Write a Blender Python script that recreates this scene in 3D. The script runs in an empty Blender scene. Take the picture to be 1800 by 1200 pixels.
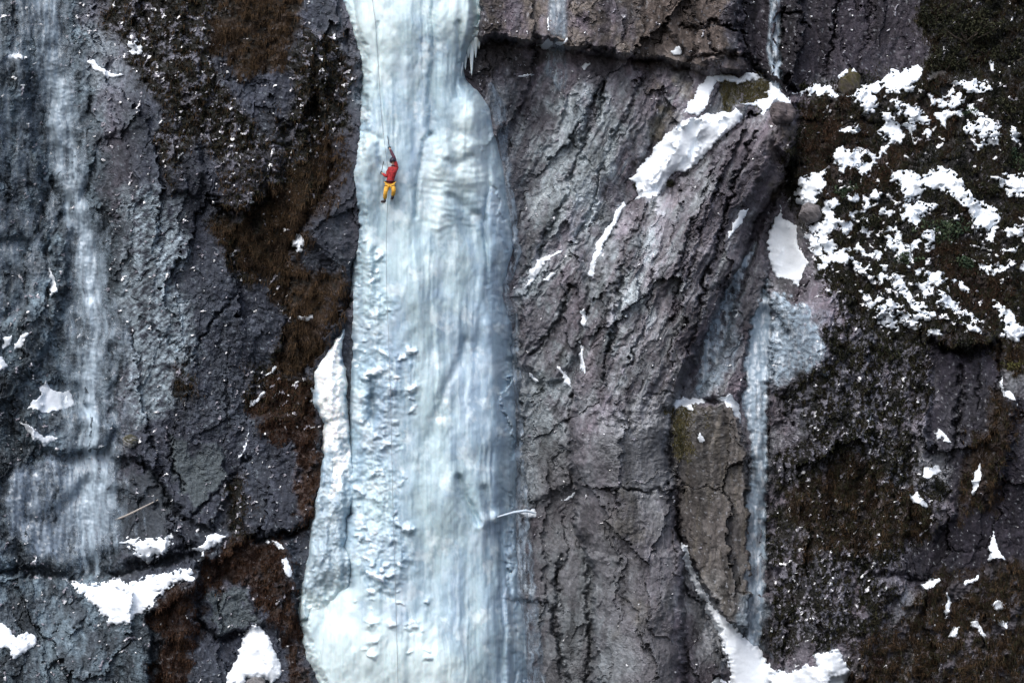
import bpy, math, random, time
import numpy as np
from mathutils import Vector

T0 = time.time()
random.seed(7)
scene = bpy.context.scene
# ------------------------------------------------------------------ camera
DIST, PPM = 90.0, 45.0            # metres from camera to the wall, photo pixels per metre there
cam_d = bpy.data.cameras.new('camera')
cam_d.sensor_width = 36.0
cam_d.lens = 36.0 * DIST / (1800.0 / PPM)
cam_d.clip_end = 600
cam = bpy.data.objects.new('camera', cam_d)
cam.location = (0, -DIST, 0)
cam.rotation_euler = (math.radians(90), 0, 0)
scene.collection.objects.link(cam)
scene.camera = cam
# ------------------------------------------------------------------ world, sun, exposure
SUN_EL, SUN_AZ = 52.0, -28.0      # elevation; azimuth seen from the wall, negative = from the left
w = bpy.data.worlds.new('World'); scene.world = w; w.use_nodes = True
wn = w.node_tree; bg = wn.nodes['Background']
sky = wn.nodes.new('ShaderNodeTexSky'); sky.sky_type = 'NISHITA'; sky.sun_disc = False
sky.sun_elevation = math.radians(SUN_EL)
sky.sun_rotation = math.radians(180 - SUN_AZ)
sky.dust_density = 5.0; sky.air_density = 0.75; sky.ozone_density = 1.0
wn.links.new(sky.outputs[0], bg.inputs[0]); bg.inputs[1].default_value = 0.15
sd_ = bpy.data.lights.new('sun', 'SUN'); sd_.energy = 1.1; sd_.angle = math.radians(50); sd_.color = (0.93, 0.97, 1.0)
sun = bpy.data.objects.new('sun', sd_); scene.collection.objects.link(sun)
ex, ez = math.radians(SUN_AZ), math.radians(SUN_EL)
sdir = Vector((math.sin(ex) * math.cos(ez), -math.cos(ex) * math.cos(ez), math.sin(ez)))   # towards the sun
sun.rotation_euler = (-sdir).to_track_quat('-Z', 'Y').to_euler()
vs = scene.view_settings
vs.view_transform = 'Standard'; vs.look = 'None'; vs.gamma = 1.0; vs.exposure = 0.78
try: vs.use_curve_mapping = False
except Exception: pass

# ------------------------------------------------------------------ helpers
def tag(o, label=None, cat=None, group=None, kind=None):
    if label: o['label'] = label
    if cat: o['category'] = cat
    if group: o['group'] = group
    if kind: o['kind'] = kind
    return o
def link(o, parent=None):
    scene.collection.objects.link(o)
    if parent is not None: o.parent = parent
    return o
def empty(name, loc=(0, 0, 0)):
    o = bpy.data.objects.new(name, None); o.location = loc
    return link(o)
def world_pts(px, py, d):
    """photo pixel + metres in front of the wall plane -> world position"""
    s = (DIST - d) / DIST / PPM
    return (px - 900.0) * s, -d, (600.0 - py) * s
def P(px, py, d):
    x, y, z = world_pts(px, py, d)
    return Vector((x, y, z))
rs = np.random.RandomState(11)
_PERM = rs.permutation(4096).astype(np.int32)
_RND = rs.rand(4096, 6).astype(np.float32)
_ANG = rs.rand(4096).astype(np.float32) * 2 * np.pi
_GX, _GY = np.cos(_ANG), np.sin(_ANG)
def _hash(i, j, seed):
    return _PERM[(_PERM[(i + seed * 131) & 4095] + j * 37 + seed * 7) & 4095]
def gn(x, y, seed=0):
    x = np.asarray(x, np.float32); y = np.asarray(y, np.float32)
    xi = np.floor(x).astype(np.int32); yi = np.floor(y).astype(np.int32)
    fx = x - xi; fy = y - yi
    u = fx * fx * fx * (fx * (fx * 6 - 15) + 10); v = fy * fy * fy * (fy * (fy * 6 - 15) + 10)
    def g(a, b):
        h = _hash(xi + a, yi + b, seed)
        return _GX[h] * (fx - a) + _GY[h] * (fy - b)
    n0 = g(0, 0) * (1 - u) + g(1, 0) * u
    n1 = g(0, 1) * (1 - u) + g(1, 1) * u
    return (n0 * (1 - v) + n1 * v) * 1.5
def fbm(x, y, seed=0, oct=4, gain=0.5, lac=2.03):
    a, s, t = 1.0, 0.0, 0.0
    for o in range(oct):
        s = s + a * gn(x + 17.3 * o, y - 9.1 * o, seed + o); t += a
        x = x * lac; y = y * lac; a *= gain
    return s / t * 1.35
def ridged(x, y, seed=0, oct=4, gain=0.5):
    a, s, t = 1.0, 0.0, 0.0
    for o in range(oct):
        n = 1 - np.abs(gn(x + 3.3 * o, y + 5.1 * o, seed + o)) * 2
        s = s + a * n; t += a; x = x * 2.07; y = y * 2.07; a *= gain
    return s / t
def worley(x, y, seed=0, want=3):
    """nearest cell: F1, F2, offset vector and random numbers"""
    x = np.asarray(x, np.float32); y = np.asarray(y, np.float32)
    xi = np.floor(x).astype(np.int32); yi = np.floor(y).astype(np.int32)
    F1 = np.full(x.shape, 9., np.float32); F2 = F1.copy()
    DX = np.zeros_like(F1); DY = np.zeros_like(F1); H = np.zeros(x.shape, np.int32)
    for a in (-1, 0, 1):
        for b in (-1, 0, 1):
            h = _hash(xi + a, yi + b, seed)
            dx = x - (xi + a + _RND[h, 0]); dy = y - (yi + b + _RND[h, 1])
            d = dx * dx + dy * dy
            near = d < F1
            F2 = np.where(near, F1, np.minimum(F2, d))
            F1 = np.where(near, d, F1); DX = np.where(near, dx, DX); DY = np.where(near, dy, DY); H = np.where(near, h, H)
    return np.sqrt(F1), np.sqrt(F2), DX, DY, H
def facets(x, y, seed, tilt=0.9):
    """broken rock: tilted plates with cracks between them, about -0.5..0.5"""
    F1, F2, dx, dy, H = worley(x, y, seed)
    r = _RND[H]
    h = (r[..., 2] - 0.5) * 0.8 + ((r[..., 3] - 0.5) * dx + (r[..., 4] - 0.5) * dy) * tilt
    return h, F2 - F1, r[..., 5]
def ss(a, b, x):
    t = np.clip((x - a) / (b - a), 0, 1)
    return t * t * (3 - 2 * t)
def polysd(X, Y, poly):
    """signed distance to a polygon, positive inside"""
    p = np.array(poly, np.float32); d = np.full(X.shape, 1e9, np.float32); ins = np.zeros(X.shape, bool)
    n = len(p)
    for i in range(n):
        x0, y0 = p[i]; x1, y1 = p[(i + 1) % n]
        ex_, ey_ = x1 - x0, y1 - y0
        t = np.clip(((X - x0) * ex_ + (Y - y0) * ey_) / (ex_ * ex_ + ey_ * ey_ + 1e-9), 0, 1)
        d = np.minimum(d, (X - x0 - t * ex_) ** 2 + (Y - y0 - t * ey_) ** 2)
        if y0 != y1:
            c = ((y0 > Y) != (y1 > Y)) & (X < (x1 - x0) * (Y - y0) / (y1 - y0) + x0)
            ins ^= c
    d = np.sqrt(d)
    return np.where(ins, d, -d)
def pathf(X, Y, path):
    """distance to a polyline of (x, y, halfwidth): returns distance / halfwidth, and the halfwidth there"""
    best = np.full(X.shape, 1e9, np.float32)
    for i in range(len(path) - 1):
        x0, y0, w0 = path[i]; x1, y1, w1 = path[i + 1]
        ex_, ey_ = x1 - x0, y1 - y0
        t = np.clip(((X - x0) * ex_ + (Y - y0) * ey_) / (ex_ * ex_ + ey_ * ey_ + 1e-9), 0, 1)
        dd = np.sqrt((X - x0 - t * ex_) ** 2 + (Y - y0 - t * ey_) ** 2) / (w0 + (w1 - w0) * t)
        best = np.minimum(best, dd)
    return best
def blur(A, r):
    for _ in range(2):
        for ax in (0, 1):
            n = A.shape[ax]
            pad = [(0, 0), (0, 0)]; pad[ax] = (r + 1, r)
            B = np.pad(A, pad, mode='edge').astype(np.float64).cumsum(axis=ax)
            if ax == 0: A = (B[2 * r + 1:, :] - B[:-2 * r - 1, :]) / (2 * r + 1)
            else: A = (B[:, 2 * r + 1:] - B[:, :-2 * r - 1]) / (2 * r + 1)
    return A.astype(np.float32)
def mix3(A, c, m):
    return A * (1 - m[..., None]) + np.array(c, np.float32) * m[..., None]

# ------------------------------------------------------------------ the grid the wall is measured on (photo pixels)
ST = 1.75
def axis(lo, hi, far_lo, far_hi):
    a = np.arange(lo, hi + ST, ST)
    l, x, s = [], lo, ST
    while x > far_lo: s *= 1.13; x -= s; l.append(x)
    r, x, s = [], a[-1], ST
    while x < far_hi: s *= 1.13; x += s; r.append(x)
    return np.array(l[::-1] + list(a) + r, np.float32), len(l)
gx, OX = axis(-30, 1830, -900, 2700)
gy, OY = axis(-24, 1224, -500, 1700)
X, Y = np.meshgrid(gx, gy)
NY, NX = X.shape
def grid_index(px, py):
    return int(np.searchsorted(gy, py)), int(np.searchsorted(gx, px))
# ragged versions of the coordinates: region edges drawn with these come out natural
n1 = fbm(X / 60, Y / 60, 101, 4); n2 = fbm(X / 60, Y / 60, 111, 4)
n3 = fbm(X / 14, Y / 14, 121, 3); n4 = fbm(X / 14, Y / 14, 131, 3)
WX = X + 30 * n1 + 10 * n3; WY = Y + 30 * n2 + 10 * n4          # soft zones
SX = X + 2.5 * n1 + 3.2 * n3; SY = Y + 2.5 * n2 + 3.2 * n4    # crisp outlines
PX = X + 9 * n1 + 6 * n3; PY = Y + 9 * n2 + 6 * n4
def zone(poly, soft=12.0, warp=1.0):
    Xq, Yq = (WX, WY) if warp else (PX, PY)
    p = np.array(poly); m = soft + 40
    x0, x1, y0, y1 = p[:, 0].min() - m, p[:, 0].max() + m, p[:, 1].min() - m, p[:, 1].max() + m
    j0, j1 = np.searchsorted(gx, [x0, x1]); i0, i1 = np.searchsorted(gy, [y0, y1])
    out = np.zeros(X.shape, np.float32)
    if j1 <= j0 or i1 <= i0: return out
    out[i0:i1, j0:j1] = ss(-soft, soft, polysd(Xq[i0:i1, j0:j1], Yq[i0:i1, j0:j1], poly))
    return out
def zones(polys, soft=12.0, warp=1.0):
    o = np.zeros(X.shape, np.float32)
    for p in polys: o = np.maximum(o, zone(p, soft, warp))
    return o

# ------------------------------------------------------------------ regions of the cliff, traced in photo pixels
BIG = 3000
Z_ICYLEFT = zones([[(-BIG, -BIG), (130, -BIG), (150, 60), (160, 200), (185, 300), (205, 420), (215, 600), (200, 740), (215, 850), (210, 960), (200, 1010), (260, 1080), (265, 1180), (220, BIG), (-BIG, BIG)]], 16)
Z_DIAG = zones([[(905, 130), (1200, 140), (1400, 180), (1400, 300), (1330, 480), (1240, 680), (1180, 740), (1050, 720), (930, 760), (905, 600)]], 40)
Z_TOPBROWN = zones([[(845, -BIG), (1290, -BIG), (1280, 100), (1330, 130), (1230, 130), (1150, 110), (1040, 90), (1000, 70), (845, 70)]], 7)
Z_TOPDARK = zones([[(1285, -BIG), (1640, -BIG), (1620, 110), (1540, 150), (1460, 150), (1380, 165), (1290, 120)]], 14)
Z_SLOPE = zones([[(1405, 175), (1470, 150), (1620, 110), (1625, -BIG), (BIG, -BIG), (BIG, 620), (1800, 600), (1700, 610), (1640, 590), (1560, 600), (1500, 520), (1440, 500), (1425, 440), (1380, 330), (1395, 240)]], 14)
Z_DARKMOSSR = zones([[(1440, 460), (1500, 520), (1560, 600), (1640, 590), (1640, 700), (1600, 760), (1660, 860), (1640, 930), (1560, 1010), (1560, 1100), (1450, 1150), (1350, 1150), (1345, 1030), (1350, 830), (1400, 760), (1370, 690), (1440, 640), (1460, 560)]], 16)
Z_DARKROCKR = zones([[(1640, 600), (1760, 600), (1780, 700), (1830, 650), (BIG, 640), (BIG, 1040), (1700, 1040), (1600, 1040), (1550, 1010), (1650, 930), (1680, 870), (1620, 760), (1650, 700)]], 14)
Z_BROWNR = zones([[(1480, BIG), (1490, 1160), (1560, 1100), (1600, 1050), (1700, 1010), (1800, 1000), (BIG, 1000), (BIG, BIG)]], 14)
Z_TUFTR = zones([[(1690, 900), (1700, 830), (1720, 760), (1750, 690), (1785, 700), (1790, 740), (1760, 820), (1740, 900)], [(1380, 860), (1500, 800), (1620, 870), (1640, 930), (1560, 960), (1400, 980)], [(1755, 600), (1810, 600), (1850, 640), (1800, 660), (1765, 640)]], 12)
Z_BUTTRESS = zones([[(1175, 760), (1187, 712), (1290, 710), (1306, 760), (1318, 900), (1318, 1100), (1270, 1080), (1205, 965), (1190, 860)]], 7, 0)
Z_MOSSL = zones([[(190, -60), (380, -60), (378, 120), (430, 190), (480, 250), (500, 140), (530, 40), (600, 60), (625, 130), (605, 230), (585, 330), (520, 380), (500, 480), (500, 640), (470, 660), (500, 560), (460, 480), (420, 520), (395, 450), (380, 400), (395, 300), (350, 240), (310, 300), (290, 330), (270, 260), (300, 210), (250, 150), (200, 70), (160, -60)],
                 [(290, 630), (330, 640), (350, 700), (330, 720), (300, 670)], [(380, 880), (430, 820), (440, 930), (400, 960)], [(430, 640), (500, 640), (560, 660), (540, 720), (470, 740), (430, 710)]], 15)
Z_BROWNL = zones([[(370, -80), (535, -80), (515, 60), (500, 120), (430, 130), (378, 100)], [(395, 385), (470, 350), (520, 300), (605, 240), (600, 330), (560, 380), (510, 480), (440, 480), (395, 430)],
                  [(495, 470), (600, 470), (605, 540), (570, 610), (540, 650), (500, 640)]], 12)
Z_RUSTL = zones([[(480, 650), (545, 670), (565, 740), (572, 820), (560, 900), (530, 950), (515, 800), (440, 720)], [(350, 1000), (400, 940), (510, 955), (525, 1060), (510, 1120), (445, 1060), (420, 1020), (350, 1040)],
                 [(262, 1060), (340, 1020), (352, 1080), (335, 1130), (270, 1120)], [(270, 1130), (340, 1110), (330, 1260), (260, 1260)], [(500, 1060), (530, 1100), (560, 1260), (490, 1260), (500, 1150)]], 10)
Z_RUSTR = zones([[(1400, 190), (1480, 180), (1520, 240), (1500, 330), (1420, 290)], [(1540, 260), (1620, 270), (1560, 330), (1510, 350)], [(1620, 400), (1790, 500), (1760, 560), (1680, 540)], [(1580, 190), (1660, 150), (1690, 220), (1620, 260)]], 25)
Z_GREENR = zones([[(1270, 140), (1350, 140), (1350, 180), (1280, 190)], [(1180, 720), (1230, 710), (1220, 780), (1180, 800)]], 10)
Z_FROST = zones([[(215, 330), (300, 350), (320, 420), (310, 520), (350, 620), (330, 700), (230, 740), (215, 600)]], 22)
Z_ROOFSHADE = zones([[(830, 78), (960, 78), (1000, 95), (940, 115), (860, 130), (832, 150)]], 10)

# ------------------------------------------------------------------ depth of the rock in metres towards the viewer
D = 0.9 * fbm(X / 420, Y / 520, 1, 3)
def plateau(poly, h, soft=6, warp=0, grad=None):
    global D
    m = zone(poly, soft, warp)
    D = D + m * h
    return m
D -= 1.1 * np.exp(-((X - 130) / 110) ** 2) * ss(1250, 900, Y)
# left ledge system
plateau([(-BIG, 1008), (60, 1012), (130, 1024), (200, 1012), (345, 985), (352, 1030), (300, 1060), (262, 1080), (265, BIG), (-BIG, BIG)], 1.0, 5)
plateau([(200, 815), (330, 940), (420, 930), (400, 985), (340, 985), (200, 1005), (150, 990)], 0.35, 5)
plateau([(205, 765), (290, 755), (380, 785), (402, 850), (372, 930), (320, 905), (292, 872), (276, 838), (252, 814), (196, 812)], 0.45, 4)
plateau([(430, 740), (520, 720), (568, 760), (570, 860), (540, 925), (500, 938), (445, 945), (415, 900), (420, 820)], 0.7, 5)
plateau([(352, 1035), (420, 1025), (445, 1060), (470, 1090), (440, 1110), (380, 1110), (350, 1080)], 0.5, 5)
plateau([(262, 1060), (345, 1015), (352, 1085), (335, 1135), (268, 1125)], 0.45, 6)
plateau([(400, 945), (515, 950), (528, 1060), (505, 1120), (440, 1060), (420, 1020)], 0.5, 7)
plateau([(355, 300), (400, 275), (450, 265), (490, 285), (498, 320), (470, 355), (420, 372), (370, 350)], 0.65, 9)
plateau([(300, 260), (340, 250), (360, 300), (345, 350), (300, 330)], 0.4, 7)
plateau([(545, 60), (600, 60), (640, 100), (640, 420), (616, 480), (600, 560), (575, 610), (560, 590), (590, 470), (540, 420), (600, 300), (560, 180)], 0.9, 10)
plateau([(500, -BIG), (640, -BIG), (636, 90), (612, 60), (560, 60), (540, 200), (520, 80)], 0.5, 8)
plateau([(20, 560), (60, 530), (110, 500), (110, 560), (60, 640), (20, 700), (-60, 720), (-60, 600)], 0.5, 8)
plateau([(40, 725), (130, 720), (200, 740), (190, 790), (110, 800), (60, 780)], 0.6, 7)
plateau([(-60, 800), (50, 790), (200, 830), (210, 960), (100, 1000), (-60, 990)], 0.35, 12)
plateau([(0, 90), (45, 100), (50, 200), (80, 330), (60, 420), (-60, 420), (-60, 90)], 0.5, 8)
plateau([(85, 410), (120, 400), (118, 500), (95, 520)], 0.5, 6)
# recess beside the main fall and the overhanging band on the right
D -= 0.8 * np.exp(-((X - 930) / 50) ** 2) * ss(100, 200, Y) * ss(1200, 900, Y)
D += 1.45 * ss(11, -6, WY * 0.35 + SY * 0.65 - np.interp(X, [845, 965, 1000, 1060, 1130, 1200, 1260, 1330, 1350], [70, 68, 76, 88, 98, 112, 122, 128, 128])) * ss(835, 850, SX) * ss(1345, 1275, SX)
plateau([(1180, -BIG), (1290, -BIG), (1300, 90), (1250, 112), (1200, 95), (1175, 40)], 0.5, 6)
# ramp buttress, ribs, lower buttress
B1 = plateau([(1392, 190), (1320, 205), (1300, 222), (1250, 285), (1205, 315), (1180, 345), (1120, 352), (1085, 400), (1048, 470), (1034, 560), (1020, 650), (1000, 760), (1010, 900), (1040, 1000), (1060, BIG), (1210, BIG), (1200, 960), (1188, 860), (1172, 790), (1186, 700), (1240, 580), (1280, 500), (1335, 380), (1400, 270)], 1.3, 6)
plateau([(1398, 285), (1345, 400), (1305, 500), (1262, 640), (1238, 695), (1300, 700), (1315, 600), (1352, 500), (1348, 420), (1372, 350)], 0.6, 6)
plateau([(1185, 712), (1240, 706), (1290, 712), (1306, 760), (1316, 900), (1318, 1110), (1270, 1085), (1205, 965), (1190, 860), (1175, 790)], 1.3, 5)
plateau([(900, 960), (1010, 955), (1080, 985), (1195, 965), (1235, 1060), (1270, 1160), (1290, BIG), (900, BIG)], 0.4, 8)
plateau([(920, 520), (950, 450), (1010, 440), (1035, 500), (1020, 620), (960, 680), (915, 640)], 0.5, 9)
plateau([(915, 690), (960, 680), (1000, 700), (1000, 860), (930, 880), (912, 800)], 0.4, 9)
plateau([(1360, 520), (1440, 540), (1480, 600), (1450, 650), (1380, 690), (1352, 680)], 0.5, 10)
# the vegetated slope leans back, the walls under it stand out
sl = ss(1370, 1450, X)
D += sl * 3.0 * ss(120, 620, Y) ** 1.0 - sl * 0.3
plateau([(1380, 172), (1470, 168), (1620, 130), (1800, 150), (BIG, 170), (BIG, BIG), (1350, BIG), (1352, 500), (1420, 470), (1405, 330), (1370, 250)], 1.0, 6)
plateau([(1640, 610), (1760, 605), (1770, 700), (1740, 800), (1690, 900), (1650, 880), (1630, 760)], -0.7, 8)
plateau([(1700, 830), (1750, 700), (1790, 700), (1770, 830), (1730, 900)], 0.5, 7)
plateau([(1560, 1015), (1650, 1030), (1740, 1000), (1770, 930), (BIG, 930), (BIG, BIG), (1470, BIG), (1500, 1100)], 0.6, 8)
plateau([(1590, 860), (1620, 835), (1660, 825), (1680, 900), (1640, 950), (1600, 900)], 0.5, 7)

# the leaning rib is rounded across
_b = polysd(X + 12 * n1, Y + 12 * n2, [(1392, 190), (1320, 205), (1300, 222), (1250, 285), (1205, 315), (1180, 345), (1120, 352), (1085, 400), (1048, 470), (1034, 560), (1020, 650), (1000, 760), (1010, 900), (1040, 1000), (1060, 1500), (1210, 1500), (1200, 960), (1188, 860), (1172, 790), (1186, 700), (1240, 580), (1280, 500), (1335, 380), (1400, 270)])
D += 1.5 * (1 - np.exp(-np.clip(_b, 0, None) / 38))
# ---- broken rock detail
kd = Z_DIAG
U_d, V_d = X + 0.52 * Y, Y - 0.30 * X
U_v, V_v = X + 0.06 * Y, Y
wob = 16 * n1 + 9 * n3
wob2 = 18 * n2 + 9 * n4
def aniso(fn, su, sv, seed):
    kw = min(1.0, su / 40.0)
    wa, wb = 16 * n1 + 9 * kw * n3, 18 * n2 + 9 * kw * n4
    a = fn((U_v + wa) / su, (V_v + wb) / sv, seed)
    b = fn((U_d + wa) / su, (V_d + wb) / sv, seed + 3)
    if isinstance(a, tuple): return [p * (1 - kd) + q * kd for p, q in zip(a, b)]
    return a * (1 - kd) + b * kd
h1, c1, t1 = aniso(facets, 95, 210, 21)
h2, c2, t2 = aniso(facets, 38, 120, 31)
h3, c3, t3 = aniso(facets, 14, 26, 41)
h4, c4, t4 = aniso(facets, 6.0, 10, 51)
rough = fbm(X / 26, Y / 30, 61, 5, 0.6)
fine = fbm(X / 7, Y / 7, 71, 3, 0.7)
ribs = aniso(lambda a, b, s: ridged(a, b, s, 4, 0.55), 62, 420, 81)
streak = aniso(lambda a, b, s: fbm(a, b, s, 3, 0.6), 12, 120, 91)
Z_RIB = zones([[(560, 300), (600, 240), (625, 60), (640, 90), (640, 300), (632, 420), (612, 500), (585, 600), (568, 600), (600, 480), (540, 420)], [(200, 820), (275, 840), (300, 890), (320, 935), (210, 960)], [(350, 300), (450, 265), (495, 290), (480, 350), (400, 372)]], 12)
smooth_z = np.clip(0.75 * Z_RIB + 0.6 * Z_DARKROCKR + 0.55 * Z_TOPDARK + 0.5 * Z_BUTTRESS + 0.0 * Z_ICYLEFT, 0, 0.8)
jag = np.clip(0.42 + 0.25 * Z_ICYLEFT + 0.5 * fbm(X / 170, Y / 200, 95, 2) + 0.5 * Z_MOSSL + 0.5 * Z_DARKMOSSR + 0.35 * Z_SLOPE, 0.15, 1.4) * (1 - smooth_z)
Z_R = ss(895, 960, X) * ss(1400, 1330, X)
broken = ss(0.05, 0.4, fbm((X + 0.4 * Y) / 90, (Y - 0.3 * X) / 150, 99, 3))
jag = jag * (1 - Z_R * (0.82 - 0.5 * broken)) * (1 - 0.25 * ss(640, 600, X))
D += h1 * 0.9 + h2 * (0.45 - 0.2 * Z_R) * (0.4 + 0.6 * jag) + h3 * 0.19 * jag + h4 * 0.06 * jag
crk = ss(-0.1, 0.4, fbm(X / 90, Y / 90, 96, 3))
D -= 0.16 * ss(0.05, 0.0, c1) * crk + 0.05 * ss(0.07, 0.0, c2) * jag * crk + 0.02 * ss(0.14, 0, c3) * jag
D += (ribs - 0.5) * 0.30 * (0.3 + 0.5 * kd) + rough * 0.22 * (0.2 - 0.06 * Z_R + jag * 0.8) + fine * 0.055 * (0.15 + jag) + streak * 0.06 * (0.5 + kd)
D += 0.42 * kd * (aniso(lambda a, b, s: ridged(a, b, s, 2, 0.35), 120, 900, 87) - 0.5)
hL, cL, tL = aniso(facets, 150, 420, 25)
D += 0.7 * hL * Z_R
# the main joints and undercuts, traced
JOINTS = [([(1300, 222), (1250, 300), (1215, 400), (1190, 480)], 3, .5), ([(1330, 230), (1290, 330), (1260, 430), (1225, 560), (1195, 680)], 3.5, .6), ([(1045, 170), (1030, 230), (1000, 330), (960, 420), (930, 520)], 5, .6),
 ([(1130, 130), (1100, 200), (1060, 280), (1040, 370), (1010, 430)], 4, .5), ([(1065, 150), (1055, 200), (1020, 260)], 4, .5), ([(1230, 250), (1150, 335), (1095, 440), (1085, 540), (1075, 620)], 4, .6), ([(900, 560), (906, 640), (916, 740), (905, 800)], 6, .7),
 ([(1010, 690), (1012, 720), (1000, 760)], 5, .7), ([(1190, 690), (1168, 780), (1180, 860), (1198, 950)], 5, .7), ([(1352, 500), (1354, 600), (1350, 760), (1347, 900), (1347, 1000), (1375, 1018)], 5, .9), ([(1035, 980), (1040, 1080), (1035, 1200)], 5, .6),
 ([(985, 990), (975, 1080), (995, 1200)], 5, .6), ([(1376, 20), (1372, 60), (1369, 120), (1385, 153), (1415, 160)], 4, .8), ([(1376, 24), (1400, 25), (1420, 40)], 3, .5), ([(1480, -20), (1465, 80), (1445, 140)], 3, .4), ([(1530, -20), (1520, 90)], 3, .4), ([(1200, 46), (1235, 52), (1262, 40), (1312, 62)], 3, .6),
 ([(1220, 100), (1260, 95), (1312, 100), (1345, 135)], 6, .9), ([(585, 300), (560, 350), (530, 400), (510, 440)], 5, .6), ([(196, 814), (240, 809), (272, 834), (298, 885), (320, 907)], 5, .9), ([(295, 760), (300, 800), (322, 860)], 3, .5), ([(340, 905), (400, 850), (440, 800)], 4, .5),
 ([(95, 330), (125, 372), (100, 400), (84, 450), (90, 520)], 6, .8), ([(190, 740), (205, 770), (230, 785)], 5, .7), ([(440, 946), (520, 936), (545, 918)], 6, 1.0), ([(480, 335), (445, 374), (405, 370), (370, 345)], 5, .8), ([(196, 560), (200, 640), (202, 740)], 4, .5), ([(200, 1004), (260, 990), (340, 972)], 11, 1.5),
 ([(0, 1008), (60, 1004), (120, 1018)], 7, 1.0), ([(60, 800), (120, 805), (190, 795)], 4, .6), ([(0, 560), (40, 540), (50, 500), (20, 470)], 7, .7), ([(150, 350), (165, 300), (180, 250)], 6, .6), ([(355, 1040), (352, 1090), (385, 1120), (440, 1112)], 5, .7), ([(1640, 600), (1700, 625), (1750, 605)], 6, .8), ([(1355, 760), (1400, 720), (1440, 700)], 5, .6),
 ([(1500, 1000), (1560, 1010), (1640, 1020)], 5, .6), ([(1690, 640), (1685, 760), (1660, 830)], 4, .5), ([(1720, 640), (1715, 720)], 3, .4), ([(605, 60), (640, 130)], 4, .3), ([(500, 480), (504, 560), (498, 640)], 4, .5), ([(420, 510), (380, 560), (330, 640)], 3, .35), ([(250, 560), (300, 600), (350, 640)], 3, .3),
 ([(940, 620), (985, 560), (1010, 500)], 4, .5), ([(1130, 700), (1180, 690)], 3, .4), ([(1060, 860), (1200, 868)], 3, .3), ([(1150, 480), (1135, 560), (1110, 640)], 3, .4), ([(1250, 330), (1215, 420), (1180, 560)], 3, .4), ([(1290, 250), (1240, 380), (1205, 520)], 3, .35)]
for (pts, jw, jd) in JOINTS:
    p = np.array(pts); m_ = 40
    jj0, jj1 = np.searchsorted(gx, [p[:, 0].min() - m_, p[:, 0].max() + m_]); ii0, ii1 = np.searchsorted(gy, [p[:, 1].min() - m_, p[:, 1].max() + m_])
    q = np.s_[ii0:ii1, jj0:jj1]
    f_ = pathf(X[q] + 9 * n1[q] + 9 * n3[q], Y[q] + 9 * n2[q] + 9 * n4[q], [(a, b, jw) for a, b in pts])
    D[q] -= jd * 0.8 * np.exp(-f_ ** 2) * (0.55 + 0.9 * np.clip(n1[q] + 0.3, 0, 1))
clump = fbm(X / 22, Y / 20, 97, 3, 0.6)
hairy = np.clip(Z_BROWNL + Z_RUSTL + Z_MOSSL * 0.7 + Z_SLOPE * 0.9 + Z_BROWNR + Z_DARKMOSSR * 0.6 + Z_TUFTR, 0, 1)
D += hairy * (0.25 * clump + 0.10 * gn(X / 9, Y / 11, 98))

# ------------------------------------------------------------------ ground colours of the rock (albedo, plus painted shade under the roof)
def srgb(r, g, b): return tuple(((c / 255.0) / 12.92 if c / 255.0 < 0.04045 else ((c / 255.0 + 0.055) / 1.055) ** 2.4) for c in (r, g, b))
tone = fbm(X / 120, Y / 220, 201, 4)
tone2 = fbm(X / 34, Y / 50, 211, 4, 0.6)
COL = np.zeros(X.shape + (3,), np.float32) + np.array((0.110, 0.102, 0.120), np.float32)
COL = mix3(COL, (0.22, 0.23, 0.25), ss(-0.15, 0.55, tone + 0.5 * tone2) * 0.85)            # grey faces
COL = mix3(COL, (0.10, 0.083, 0.10), ss(0.05, 0.4, -tone + 0.6 * streak) * 0.7)             # purple streaks
leftpurple = ss(640, 560, X) * ss(200, 260, X)
COL = mix3(COL, (0.040, 0.041, 0.054), leftpurple * 0.9)
COL = mix3(COL, (0.24, 0.275, 0.30), zones([[(905, 150), (1080, 150), (1120, 230), (1050, 430), (960, 440), (1000, 560), (1030, 700), (920, 900), (905, 600)], [(1040, 470), (1130, 360), (1200, 340), (1180, 460), (1120, 640), (1050, 680)], [(940, 940), (1090, 930), (1100, 1250), (930, 1250)]], 45) * (0.25 + 0.6 * ss(-0.3, 0.25, tone2 + 0.5 * tone)))
COL = mix3(COL, (0.115, 0.100, 0.092), Z_TOPBROWN * ss(-0.5, 0.3, tone2 + 0.4 * tone))
COL = mix3(COL, (0.088, 0.072, 0.066), Z_TOPBROWN * zone([(1090, -50), (1290, -50), (1290, 120), (1130, 90)], 25))
COL = mix3(COL, (0.019, 0.017, 0.023), Z_TOPDARK * 0.93)
COL = mix3(COL, (0.055, 0.05, 0.06), Z_TOPDARK * ss(0.1, 0.5, streak) * 0.6)
COL = mix3(COL, (0.082, 0.075, 0.068), Z_BUTTRESS * 0.8)
COL = mix3(COL, (0.10, 0.09, 0.078), Z_BUTTRESS * ss(0.0, 0.5, fbm(X / 9, Y / 90, 231, 3)) * 0.7)
COL = mix3(COL, (0.014, 0.013, 0.019), Z_DARKROCKR * 0.93)
slab = B1 * ss(760, 640, Y)
COL = mix3(COL, (0.20, 0.185, 0.205), slab * 0.6 * ss(-0.2, 0.35, fbm((X + 0.5 * Y) / 16, (Y - 0.3 * X) / 150, 237, 4, 0.6)))
COL = mix3(COL, (0.30, 0.33, 0.35), ss(0.05, 0.5, fbm((X + 0.5 * Y) / 24, (Y - 0.3 * X) / 110, 239, 4, 0.6)) * 0.5 * ss(905, 960, X) * ss(1400, 1300, X) * ss(110, 160, Y) * ss(760, 660, Y))
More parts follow.
